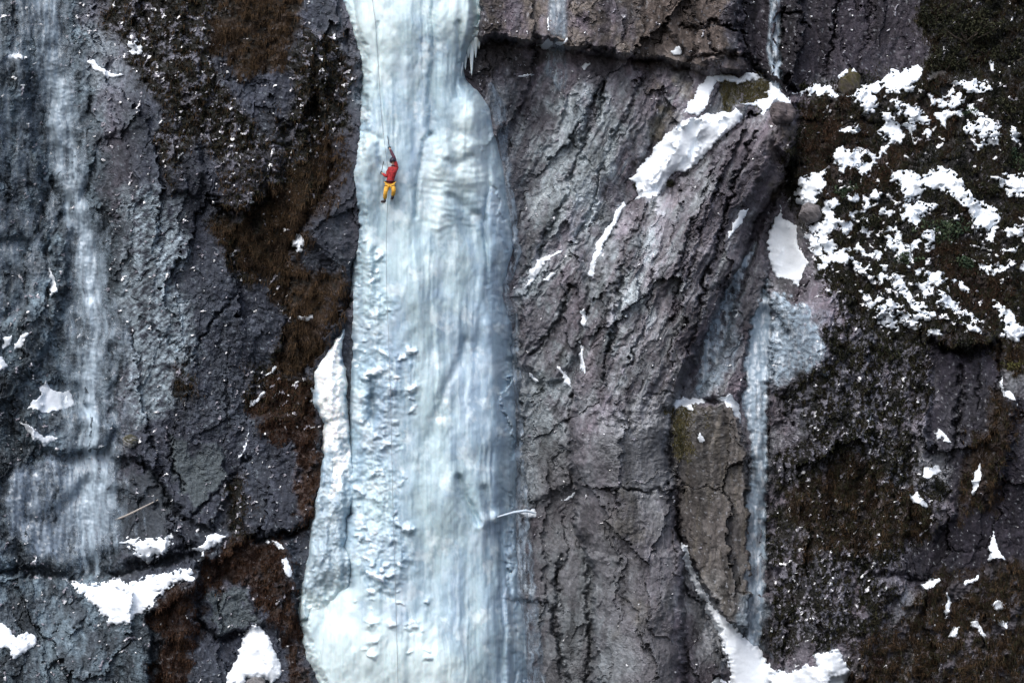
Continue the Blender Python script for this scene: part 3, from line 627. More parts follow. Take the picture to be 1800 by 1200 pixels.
lc = ramp_mix(lc, (0.80, 0.86, 0.92), ss(0.22, 0.5, fbm(X / 8, Y / 12, 417, 4, 0.65) + 0.05 * core) * 0.3)
veil('frozen_waterfall', 'wispy bluish veil of ice streaming down the far left wall', (1.35 - pf) * 40, lc, core * 0.85 + 0.45 * vstk + 0.28 * vst2 - 0.12 + 0.35 * fbm(X / 40, Y / 90, 419, 4, 0.6) - 0.5 * ss(930, 1010, Y), 0.16)
gp = polysd(WX, WY, [(-BIG, -BIG), (70, -BIG), (60, 60), (70, 140), (90, 260), (100, 400), (80, 500), (40, 560), (-BIG, 560)])
lc2 = np.zeros(X.shape + (3,), np.float32) + np.array((0.28, 0.34, 0.40), np.float32)
lc2 = ramp_mix(lc2, (0.5, 0.57, 0.62), ss(0.1, 0.5, fbm(X / 12, Y / 30, 421, 4)) * 0.8)
veil('frozen_waterfall', 'patchy grey ice glaze at the upper left edge of the wall', gp, lc2, 0.18 + 0.8 * fbm(X / 22, Y / 60, 423, 4, 0.65) + 0.3 * vstk, 0.08)
ip = polysd(WX, WY, [(10, 790), (60, 800), (110, 790), (200, 800), (215, 870), (205, 960), (160, 1000), (60, 990), (0, 960)])
lc3 = np.zeros(X.shape + (3,), np.float32) + np.array((0.33, 0.40, 0.48), np.float32)
lc3 = ramp_mix(lc3, (0.72, 0.78, 0.83), ss(0.28, 0.45, fbm(X / 8, Y / 10, 431, 3, 0.6)))
veil('frozen_waterfall', 'ribbed blue grey ice apron with white crusts above the lower left ledge', ip, lc3, (0.62 + 0.6 * vst2 + 0.5 * vstk + 0.4 * n1) * ss(-2, 34, ip), 0.1)
rp = pathf(X + 3 * n1, Y, [(1345, 535, 13), (1338, 580, 20), (1331, 640, 22), (1327, 700, 22), (1335, 760, 16), (1334, 820, 15), (1330, 900, 17), (1330, 1000, 18), (1328, 1080, 15), (1326, 1130, 10)])
rc = np.zeros(X.shape + (3,), np.float32) + np.array((0.42, 0.52, 0.61), np.float32)
rc = ramp_mix(rc, (0.94, 1.00, 1.05), ss(0.0, 0.45, fbm(X / 8, Y / 26, 441, 4, 0.65)) * 0.9)
rc = ramp_mix(rc, (0.75, 0.80, 0.84), ss(0.2, 0.45, fbm(X / 9, Y / 12, 443, 3)) * ss(840, 900, Y) * 0.9)
veil('frozen_runnel', 'narrow grey blue ice runnel beside the brown snow-capped buttress', (1 - rp) * 18 + 6 * n3 + 5 * n1, rc, np.clip(1.2 - 0.55 * ss(850, 1000, Y) + 0.5 * vst2 + 0.3 * vstk, 0, 1), 0.22)
tp = pathf(X + 3 * n1, Y, [(1362, -60, 9), (1363, 40, 11), (1358, 90, 12), (1366, 130, 13), (1364, 160, 8)])
veil('frozen_runnel', 'thin broken ice streak above the terrace of snow', (1 - tp) * 12 + 2 * n3, rc, 0.55 + 0.9 * fbm(X / 8, Y / 22, 445, 3), 0.12)
tp = pathf(X + 3 * n1, Y, [(978, -60, 12), (980, 30, 18), (982, 62, 16)])
veil('frozen_runnel', 'grey smear of ice on the brown overhang', (1 - tp) * 14, lc2, 0.6 + 0.5 * vst2, 0.08)
tp = pathf(X + 3 * n1, Y, [(980, 84, 18), (978, 120, 24), (985, 150, 12)])
veil('frozen_runnel', 'frosty smear of ice below the brown overhang', (1 - tp) * 16, lc2, 0.3 + 0.8 * vst2 + 0.4 * n3, 0.06)
tp = pathf(X + 3 * n1, Y, [(1328, 428, 4), (1300, 480, 9), (1282, 530, 12), (1262, 580, 20), (1245, 640, 16), (1228, 680, 7)])
veil('frozen_runnel', 'slanting crusted ice line in the groove right of the slabs', (1 - tp) * 12 + 2 * n3, rc, 0.5 + 0.9 * n3 + 0.6 * vst2, 0.1)
tp = polysd(WX, WY, [(1356, 510), (1400, 515), (1440, 550), (1455, 600), (1440, 655), (1400, 668), (1362, 660), (1356, 600)])
veil('frozen_apron', 'bumpy blue ice apron on the right side of the narrow runnel', tp, rc, 0.45 + 1.1 * fbm(X / 10, Y / 7, 447, 3), 0.12)
tp = pathf(X + 3 * n1, Y, [(862, 150, 6), (878, 190, 14), (884, 240, 10), (886, 280, 5)])
veil('frozen_fringe', 'grey blue fringe of thin ice at the upper right edge of the fall', (1 - tp) * 14, lc2 * 1.15, 0.5 + 0.8 * vst2, 0.12)
tp = pathf(X + 8 * n1 + 3 * n3, Y, [(893, 280, 6), (897, 340, 9), (903, 400, 9), (908, 440, 8), (890, 500, 8), (900, 560, 9), (905, 640, 10), (910, 740, 10), (912, 820, 12), (916, 900, 15), (918, 1000, 20), (926, 1100, 24), (936, 1220, 26)])
veil('frozen_fringe', 'thin streaky ice fringe along the right edge of the fall', (1 - tp) * 22, lc2 * 1.15, 0.45 + 0.9 * vst2 + 0.5 * vstk, 0.15)
print('veils', time.time() - T0)

# ------------------------------------------------------------------ snow
SNOWMASK = np.zeros(X.shape, np.float32)
Db = blur(D, 2)
rag = fbm(X / 5.5, Y / 5.5, 505, 2, 0.6)
snow_c = np.zeros(X.shape + (3,), np.float32) + np.array((0.72, 0.79, 0.86), np.float32)
def snow_piece(name, poly, label, t=0.22, dirty=0.0, group=None):
    global SNOWMASK
    p = np.array(poly); m = 14
    j0, j1 = np.searchsorted(gx, [p[:, 0].min() - m, p[:, 0].max() + m]); i0, i1 = np.searchsorted(gy, [p[:, 1].min() - m, p[:, 1].max() + m])
    s = np.s_[i0:i1, j0:j1]
    sd = polysd(SX[s], SY[s], poly) + 2.4 * n3[s] + 2.0 * rag[s] - dirty * 26 * ss(0.02, 0.4, fbm((X[s] + 0.3 * Y[s]) / 11, Y[s] / 9, 501, 3, 0.65))
    w_ = (p[:, 0].max() - p[:, 0].min() + p[:, 1].max() - p[:, 1].min()) / 2
    soft = 5.0
    f = 1 - np.exp(-np.clip(sd, 0, None) / soft)
    base = Db[s] * 0.75 + blur(D[s], 5) * 0.25
    tt = 0.05 + 0.6 * t * f
    dep = np.maximum(base, D[s] - 0.03) + tt + 0.02 * n3[s] - 0.35 * (1 - ss(-2.2, 0.3, sd))
    # rocks and stems poke through
    cl = sd > -2.5; cl = cl[:-1, :-1] | cl[1:, 1:] | cl[1:, :-1] | cl[:-1, 1:]
    me = grid_mesh(name, cl, dep, snow_c[s], True, (i0, j0))
    if me is None: return
    SNOWMASK[s] = np.maximum(SNOWMASK[s], ss(-1, 2, sd))
    o = mesh_obj(name, me, M_SNOW)
    tag(o, label, 'snow patch', group)
    return o
G1, G2, G3 = 'snow patches on the dark heath slope', 'snow on ledges of the dark right wall', 'snow caught on ledges of the left wall'
SNOW = [
 ([(1197, 215), (1225, 205), (1262, 198), (1300, 194), (1306, 205), (1290, 222), (1268, 240), (1250, 262), (1225, 285), (1205, 300), (1180, 303), (1172, 325), (1155, 345), (1118, 348), (1122, 325), (1110, 315), (1128, 290), (1160, 248)], 'large smooth diagonal snow ramp on top of the slabby buttress', .3, 0, None),
 ([(1225, 204), (1202, 200), (1215, 175), (1230, 150), (1245, 133), (1300, 136), (1325, 126), (1342, 138), (1300, 146), (1260, 144), (1248, 168), (1238, 196)], 'curling snow band round the green tufts above the ramp', .2, 0, None),
 ([(1350, 143), (1365, 150), (1375, 165), (1388, 175), (1392, 192), (1380, 181), (1360, 180), (1345, 197), (1336, 206), (1338, 190), (1300, 183), (1325, 178), (1352, 173)], 'ragged snow saddle under the thin upper ice streak', .18, 0, None),
 ([(1390, 163), (1420, 157), (1430, 147), (1460, 148), (1474, 172), (1450, 170), (1420, 167)], 'flat snow shelf left of the round mossy knob', .2, 0, G1),
 ([(1480, 165), (1500, 170), (1512, 150), (1550, 140), (1565, 122), (1600, 120), (1618, 110), (1623, 130), (1605, 160), (1590, 165), (1560, 163), (1550, 155), (1540, 165), (1545, 185), (1530, 206), (1515, 206), (1513, 182), (1493, 176)], 'broad bright snow tongue right of the round mossy knob', .25, 0, G1),
 ([(1465, 265), (1475, 255), (1500, 262), (1525, 265), (1518, 290), (1492, 300), (1480, 310), (1468, 292), (1457, 275)], 'compact snow patch below the rusty red heather', .2, .3, G1),
 ([(1405, 310), (1430, 303), (1450, 295), (1456, 320), (1440, 350), (1430, 366), (1400, 356), (1398, 345)], 'blocky snow patch just above the tall snow strip', .22, 0, G1),
 ([(1372, 362), (1375, 385), (1400, 395), (1400, 430), (1420, 460), (1408, 485), (1403, 502), (1385, 490), (1370, 487), (1355, 472), (1350, 430), (1352, 415), (1365, 380)], 'tall smooth snow strip above the narrow ice runnel', .25, 0, G1),
 ([(1560, 300), (1600, 298), (1620, 310), (1650, 290), (1670, 295), (1690, 310), (1695, 325), (1715, 350), (1750, 365), (1764, 375), (1756, 392), (1735, 408), (1715, 402), (1700, 372), (1680, 352), (1660, 338), (1625, 332), (1620, 347), (1600, 357), (1585, 345), (1580, 325), (1562, 318)], 'largest sprawling snowfield on the heath slope, arching over an evergreen bush', .22, .35, G1),
 ([(1590, 352), (1620, 355), (1652, 362), (1622, 382), (1610, 402), (1600, 397), (1580, 378)], 'pointed snow patch left of the evergreen bush', .2, .2, G1),
 ([(1545, 198), (1570, 200), (1592, 240), (1585, 254), (1560, 252), (1548, 237), (1540, 231), (1555, 218)], 'crooked snow patch below the broad bright tongue', .18, .2, G1),
 ([(1580, 182), (1610, 185), (1637, 210), (1632, 222), (1600, 217), (1585, 202)], 'slanting snow patch beside the dark bushes on the upper slope', .18, .3, G1),
 ([(1640, 192), (1665, 175), (1690, 156), (1697, 170), (1692, 187), (1660, 192)], 'rising snow streak between the upper dark bushes', .15, .3, G1),
 ([(1672, 145), (1700, 140), (1735, 140), (1747, 160), (1720, 167), (1690, 157)], 'speckled snow patch among the upper dark bushes', .15, .5, G1),
 ([(1690, 225), (1710, 210), (1730, 206), (1762, 220), (1762, 240), (1730, 242), (1700, 234)], 'snow patch half hidden by twigs near the frame edge', .15, .5, G1),
 ([(1467, 232), (1495, 220), (1510, 215), (1512, 237), (1490, 235)], 'small snow wedge under the round mossy knob', .15, 0, G1),
 ([(1738, 310), (1770, 305), (1830, 300), (1830, 352), (1780, 348), (1760, 330)], 'blue shaded snow patch at the right edge of the slope', .18, .5, G1),
 ([(1570, 480), (1582, 476), (1596, 510), (1612, 530), (1642, 545), (1647, 562), (1610, 548), (1588, 522), (1568, 507)], 'long slanting snow stripe low on the heath slope', .18, 0, G1),
 ([(1538, 540), (1557, 534), (1577, 560), (1582, 582), (1560, 578), (1543, 556)], 'solid snow wedge at the lower left of the heath slope', .2, 0, G1),
 ([(1577, 545), (1592, 547), (1622, 570), (1612, 582), (1585, 572)], 'flat snow lens right of the solid snow wedge', .18, 0, G1),
 ([(1508, 503), (1520, 510), (1535, 525), (1550, 508), (1554, 525), (1532, 542), (1515, 527)], 'forked snow patch above the solid snow wedge', .16, 0, G1),
 ([(1503, 476), (1530, 462), (1534, 480), (1515, 483)], 'short snow dab above the forked patch', .14, 0, G1),
 ([(1663, 490), (1690, 490), (1707, 512), (1700, 517), (1680, 502)], 'thin snow bar in the middle of the lower heath', .14, 0, G1),
 ([(1648, 508), (1665, 518), (1687, 530), (1682, 547), (1655, 543), (1646, 530)], 'plump snow patch in the middle of the lower heath', .18, 0, G1),
 ([(1743, 523), (1760, 535), (1775, 543), (1785, 560), (1803, 580), (1792, 602), (1755, 592), (1765, 570), (1750, 547)], 'bright snow patch above the green moss at the right edge', .22, 0, G1),
 ([(1678, 550), (1700, 568), (1730, 574), (1727, 587), (1705, 582), (1690, 567)], 'lowest snow bar along the rim of the heath slope', .16, 0, G1),
 ([(1553, 405), (1580, 425), (1600, 430), (1603, 472), (1585, 462), (1575, 442), (1558, 432)], 'jagged snow patch in the centre of the heath slope', .16, .2, G1),
 ([(1410, 412), (1430, 403), (1447, 432), (1447, 455), (1435, 452), (1420, 432)], 'knotted snow patch right of the tall snow strip', .15, .3, G1),
 ([(1620, 405), (1645, 400), (1645, 440), (1628, 442)], 'upright snow patch below the evergreen bush', .14, .3, G1),
 ([(1187, 707), (1200, 697), (1215, 699), (1235, 699), (1240, 705), (1217, 712), (1220, 722), (1195, 711), (1186, 720)], 'curved snow cap on the left shoulder of the brown buttress', .14, 0, None),
 ([(1263, 700), (1285, 691), (1301, 710), (1302, 740), (1296, 735), (1285, 717)], 'triangular snow cap on the right shoulder of the brown buttress', .14, 0, None),
 ([(1645, 762), (1652, 753), (1668, 770), (1672, 780), (1655, 769), (1648, 773)], 'hooked snow cap under the smooth dark rock', .1, 0, G2),
 ([(1617, 837), (1625, 821), (1648, 816), (1653, 829), (1630, 840)], 'small flat slab of snow in the dark moss', .14, 0, G2),
 ([(1590, 863), (1605, 870), (1610, 861), (1632, 890), (1628, 893), (1605, 881)], 'small crossed snow sliver in the dark moss', .1, 0, G2),
 ([(1708, 872), (1713, 830), (1724, 813), (1724, 840), (1712, 875)], 'upright snow sliver against the rusty tufts', .1, 0, G2),
 ([(1736, 986), (1741, 960), (1747, 930), (1753, 960), (1767, 986), (1750, 981)], 'thin snow spike on the smooth dark rock', .12, 0, G2),
 ([(1617, 1032), (1635, 1021), (1653, 1016), (1654, 1022), (1640, 1031), (1622, 1035)], 'longer of the two thin snow ledges at the foot of the dark rock', .1, 0, G2),
 ([(1688, 1026), (1705, 1015), (1720, 1010), (1721, 1016), (1700, 1027)], 'shorter of the two thin snow ledges at the foot of the dark rock', .1, 0, G2),
 ([(1668, 1120), (1676, 1098), (1686, 1101), (1681, 1120)], 'small upright snow block in the brown grass', .12, 0, G2),
 ([(1706, 1092), (1718, 1090), (1734, 1118), (1724, 1116)], 'slanting snow block in the brown grass', .12, 0, G2),
 ([(1742, 1065), (1758, 1052), (1766, 1068), (1752, 1072)], 'snow crumb above the slanting block in brown grass', .1, 0, G2),
 ([(1748, 1088), (1770, 1092), (1770, 1105), (1755, 1100)], 'snow crumb right of the slanting block in brown grass', .1, 0, G2),
 ([(1663, 1030), (1671, 1060), (1664, 1085), (1660, 1072), (1666, 1058)], 'wavy snow thread down the foot of the dark rock', .08, 0, G2),
 ([(1762, 656), (1767, 692), (1757, 678)], 'tiny snow triangle at the top of the rusty tufts', .08, 0, G2),
 ([(1760, 686), (1780, 689), (1786, 704), (1768, 697)], 'snow cap on the crest of the rusty tufts', .1, 0, G2),
 ([(1199, 955), (1208, 958), (1214, 985), (1226, 1015), (1244, 1050), (1261, 1076), (1290, 1099), (1315, 1124), (1335, 1130), (1342, 1155), (1360, 1174), (1390, 1180), (1420, 1166), (1435, 1171), (1430, 1150), (1470, 1141), (1482, 1150), (1494, 1180), (1487, 1200), (1480, 1260), (1290, 1260), (1280, 1170), (1262, 1110), (1238, 1062), (1213, 1012), (1203, 985)], 'long snow gully that curves down and widens at the bottom edge', .3, .12, None),
 ([(1248, 1198), (1262, 1192), (1280, 1200), (1284, 1240), (1240, 1240)], 'small snow hump left of the widening snow gully', .2, 0, None),
 ([(440, 1100), (455, 1100), (475, 1120), (480, 1140), (490, 1160), (494, 1185), (480, 1202), (462, 1190), (432, 1190), (426, 1240), (380, 1240), (403, 1180), (418, 1150), (430, 1115)], 'bright snow cone left of the foot of the big frozen fall', .35, 0, G3),
 ([(48, 718), (65, 700), (80, 663), (89, 685), (110, 690), (122, 684), (134, 712), (110, 719), (78, 724)], 'jagged crown of snow on a ledge of the icy left wall', .2, 0, G3),
 ([(34, 741), (55, 750), (75, 767), (104, 768), (80, 783), (60, 773)], 'snow lick just beneath the jagged crown', .14, 0, G3),
 ([(113, 1018), (160, 1025), (210, 1013), (225, 1024), (270, 1008), (300, 1001), (336, 996), (343, 1020), (310, 1026), (280, 1047), (262, 1077), (240, 1082), (225, 1100), (190, 1097), (178, 1080), (150, 1050)], 'wide crusted snow ledge across the lower left wall', .22, .3, G3),
 ([(-30, 1080), (15, 1103), (25, 1120), (45, 1111), (66, 1117), (61, 1136), (25, 1157), (15, 1140), (-30, 1130)], 'ragged snow patch in the lower left corner', .2, 0, G3),
 ([(338, 966), (360, 950), (370, 937), (385, 939), (397, 943), (375, 961), (355, 969)], 'snow wedge above the rust brown block', .14, 0, G3),
 ([(348, 985), (360, 968), (360, 980), (352, 990)], 'snow crumb under the snow wedge', .08, 0, G3),
 ([(468, 950), (485, 950), (502, 963), (495, 966), (482, 956)], 'thin snow rim on top of the rust brown block', .08, 0, G3),
 ([(498, 985), (505, 980), (515, 1005), (512, 1015), (500, 1008)], 'snow drop on the right side of the rust brown block', .1, 0, G3),
 ([(210, 952), (255, 944), (304, 940), (305, 955), (290, 972), (262, 988), (245, 982), (228, 964)], 'frosted shelf under the smooth grey rock panel', .1, .3, G3),
 ([(154, 108), (166, 107), (178, 120), (196, 130), (218, 133), (200, 139), (175, 129)], 'hook of snow beside the upper left ice', .1, 0, G3),
 ([(8, 100), (22, 93), (40, 98), (42, 106), (25, 108)], 'small snow cushion at the upper left edge', .12, 0, G3),
 ([(86, 470), (95, 488), (102, 512), (93, 518), (88, 500)], 'snow drop beside the dark hollow in the left wall', .1, 0, G3),
 ([(5, 595), (22, 588), (18, 605), (6, 615)], 'leftmost snow wisp by the icy wall', .08, 0, G3),
 ([(20, 612), (28, 600), (48, 580), (52, 585), (40, 605), (25, 615)], 'snow wisp on the slanting icy rib', .08, 0, G3),
 ([(-30, 625), (2, 625), (14, 645), (0, 652), (-30, 650)], 'small snow lump cut by the left edge', .1, 0, G3),
 ([(437, 705), (450, 702), (462, 688), (467, 692), (455, 706), (442, 715)], 'snow dash over the purple rock left of the fall', .08, 0, G3),
 ([(470, 660), (480, 642), (492, 645), (478, 655)], 'snow dash beside the brown grassy strip', .08, 0, G3),
 ([(420, 805), (431, 780), (437, 755), (436, 775), (427, 800)], 'thin vertical snow thread on the purple rock', .06, 0, G3),
 ([(520, 556), (550, 554), (550, 562), (524, 563)], 'short level snow strip on the brown grass', .07, 0, G3),
 ([(515, 412), (528, 410), (536, 425), (530, 445), (518, 440)], 'frosted white patch on the dark rib by the fall', .06, .2, G3),
 ([(225, 72), (240, 68), (256, 92), (240, 98), (222, 90)], 'frosted pale rock patch in the black moss', .06, .4, G3),
 ([(1094, 353), (1098, 358), (1078, 400), (1060, 430), (1050, 455), (1044, 490), (1037, 482), (1042, 450), (1055, 420), (1072, 393)], 'thin snow line running down from the snow ramp', .12, 0, None),
 ([(1023, 535), (1029, 550), (1030, 575), (1022, 560)], 'upper snow sliver under the thin snow line', .06, 0, None),
 ([(1020, 600), (1024, 625), (1031, 657), (1026, 660), (1019, 630)], 'lower snow sliver under the thin snow line', .06, 0, None),
 ([(945, 455), (965, 448), (990, 442), (960, 460), (946, 480), (932, 500), (920, 513), (930, 480)], 'curved snow rim on the block right of the fall', .1, 0, None),
 ([(954, 490), (975, 478), (980, 482), (962, 496)], 'snow fleck inside the curved snow rim', .06, 0, None),
 ([(978, 642), (985, 650), (1000, 663), (1004, 680), (990, 670)], 'wedge of snow on the grey rock right of the fall', .08, 0, None),
 ([(930, 656), (948, 668), (944, 672), (930, 662)], 'snow dash close to the right side of the fall', .05, 0, None),
 ([(903, 900), (925, 896), (940, 892), (944, 905), (930, 911), (915, 904)], 'snow-topped horn jutting from the right edge of the fall', .12, 0, None),
 ([(945, 80), (962, 67), (972, 74), (985, 73), (999, 67), (1000, 72), (980, 82), (955, 86)], 'snow perched on the lip below the overhang', .14, 0, None),
 ([(960, 32), (964, 30), (967, 55), (962, 54)], 'narrow snow sliver beside the ice smear on the overhang', .05, 0, None),
 ([(912, 134), (932, 126), (938, 130), (918, 138)], 'snow fleck under the dark roof', .06, 0, None),
 ([(1022, 118), (1030, 110), (1036, 112), (1028, 122)], 'snow fleck in the corner below the overhang', .06, 0, None),
 ([(1182, 92), (1188, 82), (1196, 82), (1197, 95), (1186, 97)], 'snow lump at the brown overhang corner', .08, 0, None),
 ([(986, 882), (1000, 872), (1007, 867), (1004, 876), (994, 881)], 'snow dash on the purple rock low right of the fall', .05, 0, None),
 ([(1225, 772), (1232, 760), (1240, 775), (1236, 778)], 'snow fleck on the face of the brown buttress', .05, 0, None),
 ([(1282, 545), (1296, 543), (1300, 553), (1290, 558), (1293, 548)], 'snow comma beside the slanting ice line', .05, 0, None),
 ([(1300, 370), (1316, 366), (1306, 392), (1280, 420), (1284, 405)], 'thin snow streak along the ridge above the slanting ice line', .06, 0, None),
 ([(1735, 103), (1745, 100), (1750, 125), (1742, 130)], 'tiny snow curl among the topmost bushes', .06, .3, G1),
 ([(1475, 156), (1474, 135), (1486, 121), (1500, 120), (1508, 128), (1490, 130), (1480, 145)], 'crescent of snow on top of the round mossy knob', .55, 0, None),
]
for (p, lb, t, dirty, g) in SNOW:
    if g == G1 and 'tall smooth' not in lb: dirty = max(dirty, 0.34)
    snow_piece('snow_patch', p, lb, t, dirty, g)
print('snow polys', len(SNOW), time.time() - T0)

# broken snow between them: every patch big enough is its own object, crumbs are stuff
dens = np.full(X.shape, 0.0, np.float32)
band = zones([[(1400, 400), (1470, 330), (1560, 330), (1600, 400), (1660, 480), (1720, 560), (1640, 590), (1540, 560), (1500, 470), (1420, 470)], [(1700, 200), (1800, 200), (1800, 290), (1720, 260)], [(1500, 240), (1560, 260), (1560, 300), (1450, 330)], [(1690, 390), (1830, 380), (1830, 480), (1740, 500)], [(1560, 170), (1760, 160), (1640, 270), (1570, 260)]], 25)
dens += 0.25 * Z_SLOPE * ss(120, 200, Y + 0.2 * (X - 1500)) + 0.37 * band
dens += 0.26 * zones([[(1375, 500), (1450, 440), (1480, 520), (1460, 620), (1370, 660)], [(1410, 395), (1470, 380), (1480, 480), (1420, 500)]], 15) + 0.04 * Z_BROWNR + 0.02 * Z_DARKMOSSR
sn = fbm((X + 0.9 * Y) / 30, (Y - 0.7 * X) / 26, 511, 5, 0.6)
fld = sn * 0.8 + dens - 0.68
fld -= 0.5 * (SNOWMASK > 0.01) + 3 * (SDF > -12) + 3 * (dens < 0.03)
pxf = fld * 22.0
hit = pxf > 0.8
lab = np.where(hit, np.arange(hit.size).reshape(hit.shape) + 1, 0)
i0, j0 = grid_index(1330, 90); i1, j1 = grid_index(1828, 1222)
sub = lab[i0:i1, j0:j1].astype(np.int64); hm = sub > 0
for it in range(160):
    pz = np.pad(sub, 1); nb = np.maximum.reduce([sub, pz[:-2, 1:-1], pz[2:, 1:-1], pz[1:-1, :-2], pz[1:-1, 2:]])
    nb = np.where(hm, nb, 0)
    if (nb == sub).all(): break
    sub = nb
ids, cnt = np.unique(sub[hm], return_counts=True)
big = ids[cnt >= 34]
print('snow comps', len(ids), len(big))
depS = np.maximum(Db, D - 0.03) + 0.03 + 0.09 * (1 - np.exp(-np.clip(pxf, 0, None) / 4)) + 0.04 * n3 - 0.25 * (1 - ss(-1.6, 0.6, pxf))
def dil(m):
    p = np.pad(m, 1); return m | p[:-2, 1:-1] | p[2:, 1:-1] | p[1:-1, :-2] | p[1:-1, 2:]
anchors = [(1740, 120, 'the topmost dark bushes'), (1655, 390, 'the big evergreen bush'), (1490, 145, 'the round mossy knob'), (1385, 440, 'the tall snow strip'), (1805, 620, 'the yellow green moss'), (1560, 560, 'the solid low snow wedge'),
 (1600, 1150, 'the brown grass corner'), (1620, 830, 'the small flat snow slab'), (1580, 430, 'the jagged central snow patch'), (1680, 503, 'the thin snow bar'), (1532, 525, 'the forked snow patch'), (1665, 530, 'the plump snow patch'),
 (1430, 430, 'the knotted snow patch'), (1600, 375, 'the pointed snow patch'), (1566, 225, 'the crooked snow patch'), (1490, 280, 'the compact snow patch'), (1428, 335, 'the blocky snow patch'), (1725, 225, 'the twiggy snow patch'), (1710, 150, 'the speckled snow patch'),
 (1600, 515, 'the long slanting snow stripe'), (1600, 565, 'the flat snow lens'), (1705, 575, 'the lowest snow bar'), (1785, 325, 'the blue shaded snow patch'), (1635, 425, 'the upright snow patch'), (1780, 565, 'the bright snow above the moss'), (1518, 475, 'the short snow dab'), (1660, 315, 'the arching snowfield'),
 (1425, 375, 'the pale rounded boulder'), (1790, 440, 'the dark bush at the slope edge'), (1450, 230, 'the rusty red heather'), (1405, 600, 'the bumpy blue ice apron')]
seen = {}
for b in big:
    m = sub == b
    ii, jj = np.nonzero(m)
    a0, a1, b0, b1 = ii.min() - 4, ii.max() + 5, jj.min() - 4, jj.max() + 5
    a0, b0 = max(a0, 0), max(b0, 0)
    mm = dil(dil(m[a0:a1, b0:b1]))
    c = mm[:-1, :-1] | mm[1:, 1:]
    s = np.s_[i0 + a0:i0 + a0 + mm.shape[0], j0 + b0:j0 + b0 + mm.shape[1]]
    me = grid_mesh('snow_patch', c, depS[s], snow_c[s], True, (i0 + a0, j0 + b0))
    if me is None: continue
    cx_, cy_ = gx[j0 + int(jj.mean())], gy[i0 + int(ii.mean())]
    w_, h_ = jj.max() - jj.min() + 1, ii.max() - ii.min() + 1
    shp = 'wide ragged' if w_ > 1.7 * h_ else 'upright' if h_ > 1.5 * w_ else 'rounded'
    size = 'small' if len(ii) < 70 else 'middling' if len(ii) < 170 else 'sizeable'
    lb = None
    for an in sorted(anchors, key=lambda q: (q[0] - cx_) ** 2 + (q[1] - cy_) ** 2):
        dx_, dy_ = cx_ - an[0], cy_ - an[1]
        if 0.5 < abs(dy_) / (abs(dx_) + 1e-6) < 2: rel = ('above and ' if dy_ < 0 else 'below and ') + ('right of' if dx_ > 0 else 'left of')
        else: rel = ('above' if dy_ < 0 else 'below') if abs(dy_) > abs(dx_) else ('right of' if dx_ > 0 else 'left of')
        lb = '%s %s snow patch %s %s' % (size, shp, rel, an[2])
        if lb not in seen: break
    seen[lb] = 1
    o = mesh_obj('snow_patch', me, M_SNOW); tag(o, lb, 'snow patch', G1)
small = hit.copy(); sm = small[i0:i1, j0:j1]; sm &= ~np.isin(sub, big); small[i0:i1, j0:j1] = sm
SNOWMASK = np.maximum(SNOWMASK, ss(-0.5, 1.5, pxf))
# crumbs everywhere else on the wall
cr = fbm((X + 0.2 * Y) / 11, Y / 12, 521, 3, 0.55) + 0.22 * fbm(X / 60, Y / 60, 525, 2) + 0.17 * (Z_MOSSL + Z_DARKMOSSR) + 0.05 * Z_ICYLEFT + 0.06 * Z_SLOPE - 0.05 * ss(900, 940, X) * ss(1400, 1340, X) + 0.05 * ss(560, 500, X) * (1 - hairy) - 0.15 * Z_DARKROCKR - 0.12 * Z_BUTTRESS - 0.08 * Z_BROWNL
crp = (cr - 0.60) * 14 - 30 * (SDF > -3) - 30 * (SNOWMASK > 0.3)
crm = dil(crp > 0) | dil(small)
fieldc = np.maximum(crp, pxf)
depC = D + 0.02 + 0.07 * ss(0, 2.0, fieldc) - 0.15 * (1 - ss(-1.6, 0.4, fieldc))
cm = crm[:-1, :-1] | crm[1:, 1:]
cm &= (X[:-1, :-1] > -30) & (X[:-1, :-1] < 1830) & (Y[:-1, :-1] > -24) & (Y[:-1, :-1] < 1222)
crc = snow_c * 0.0 + np.array((0.24, 0.24, 0.28), np.float32)
crc = ramp_mix(crc, (0.82, 0.85, 0.88), ss(0.3, 1.5, pxf) + ss(0.05, 0.3, gn(X / 13, Y / 13, 527)))
me = grid_mesh('snow_crumbs', cm, depC, crc, False)
tag(mesh_obj('snow_crumbs', me, M_SNOW), 'crumbs of snow and rime scattered over the whole wall', 'snow', None, 'stuff')
print('snow', cm.sum(), time.time() - T0)

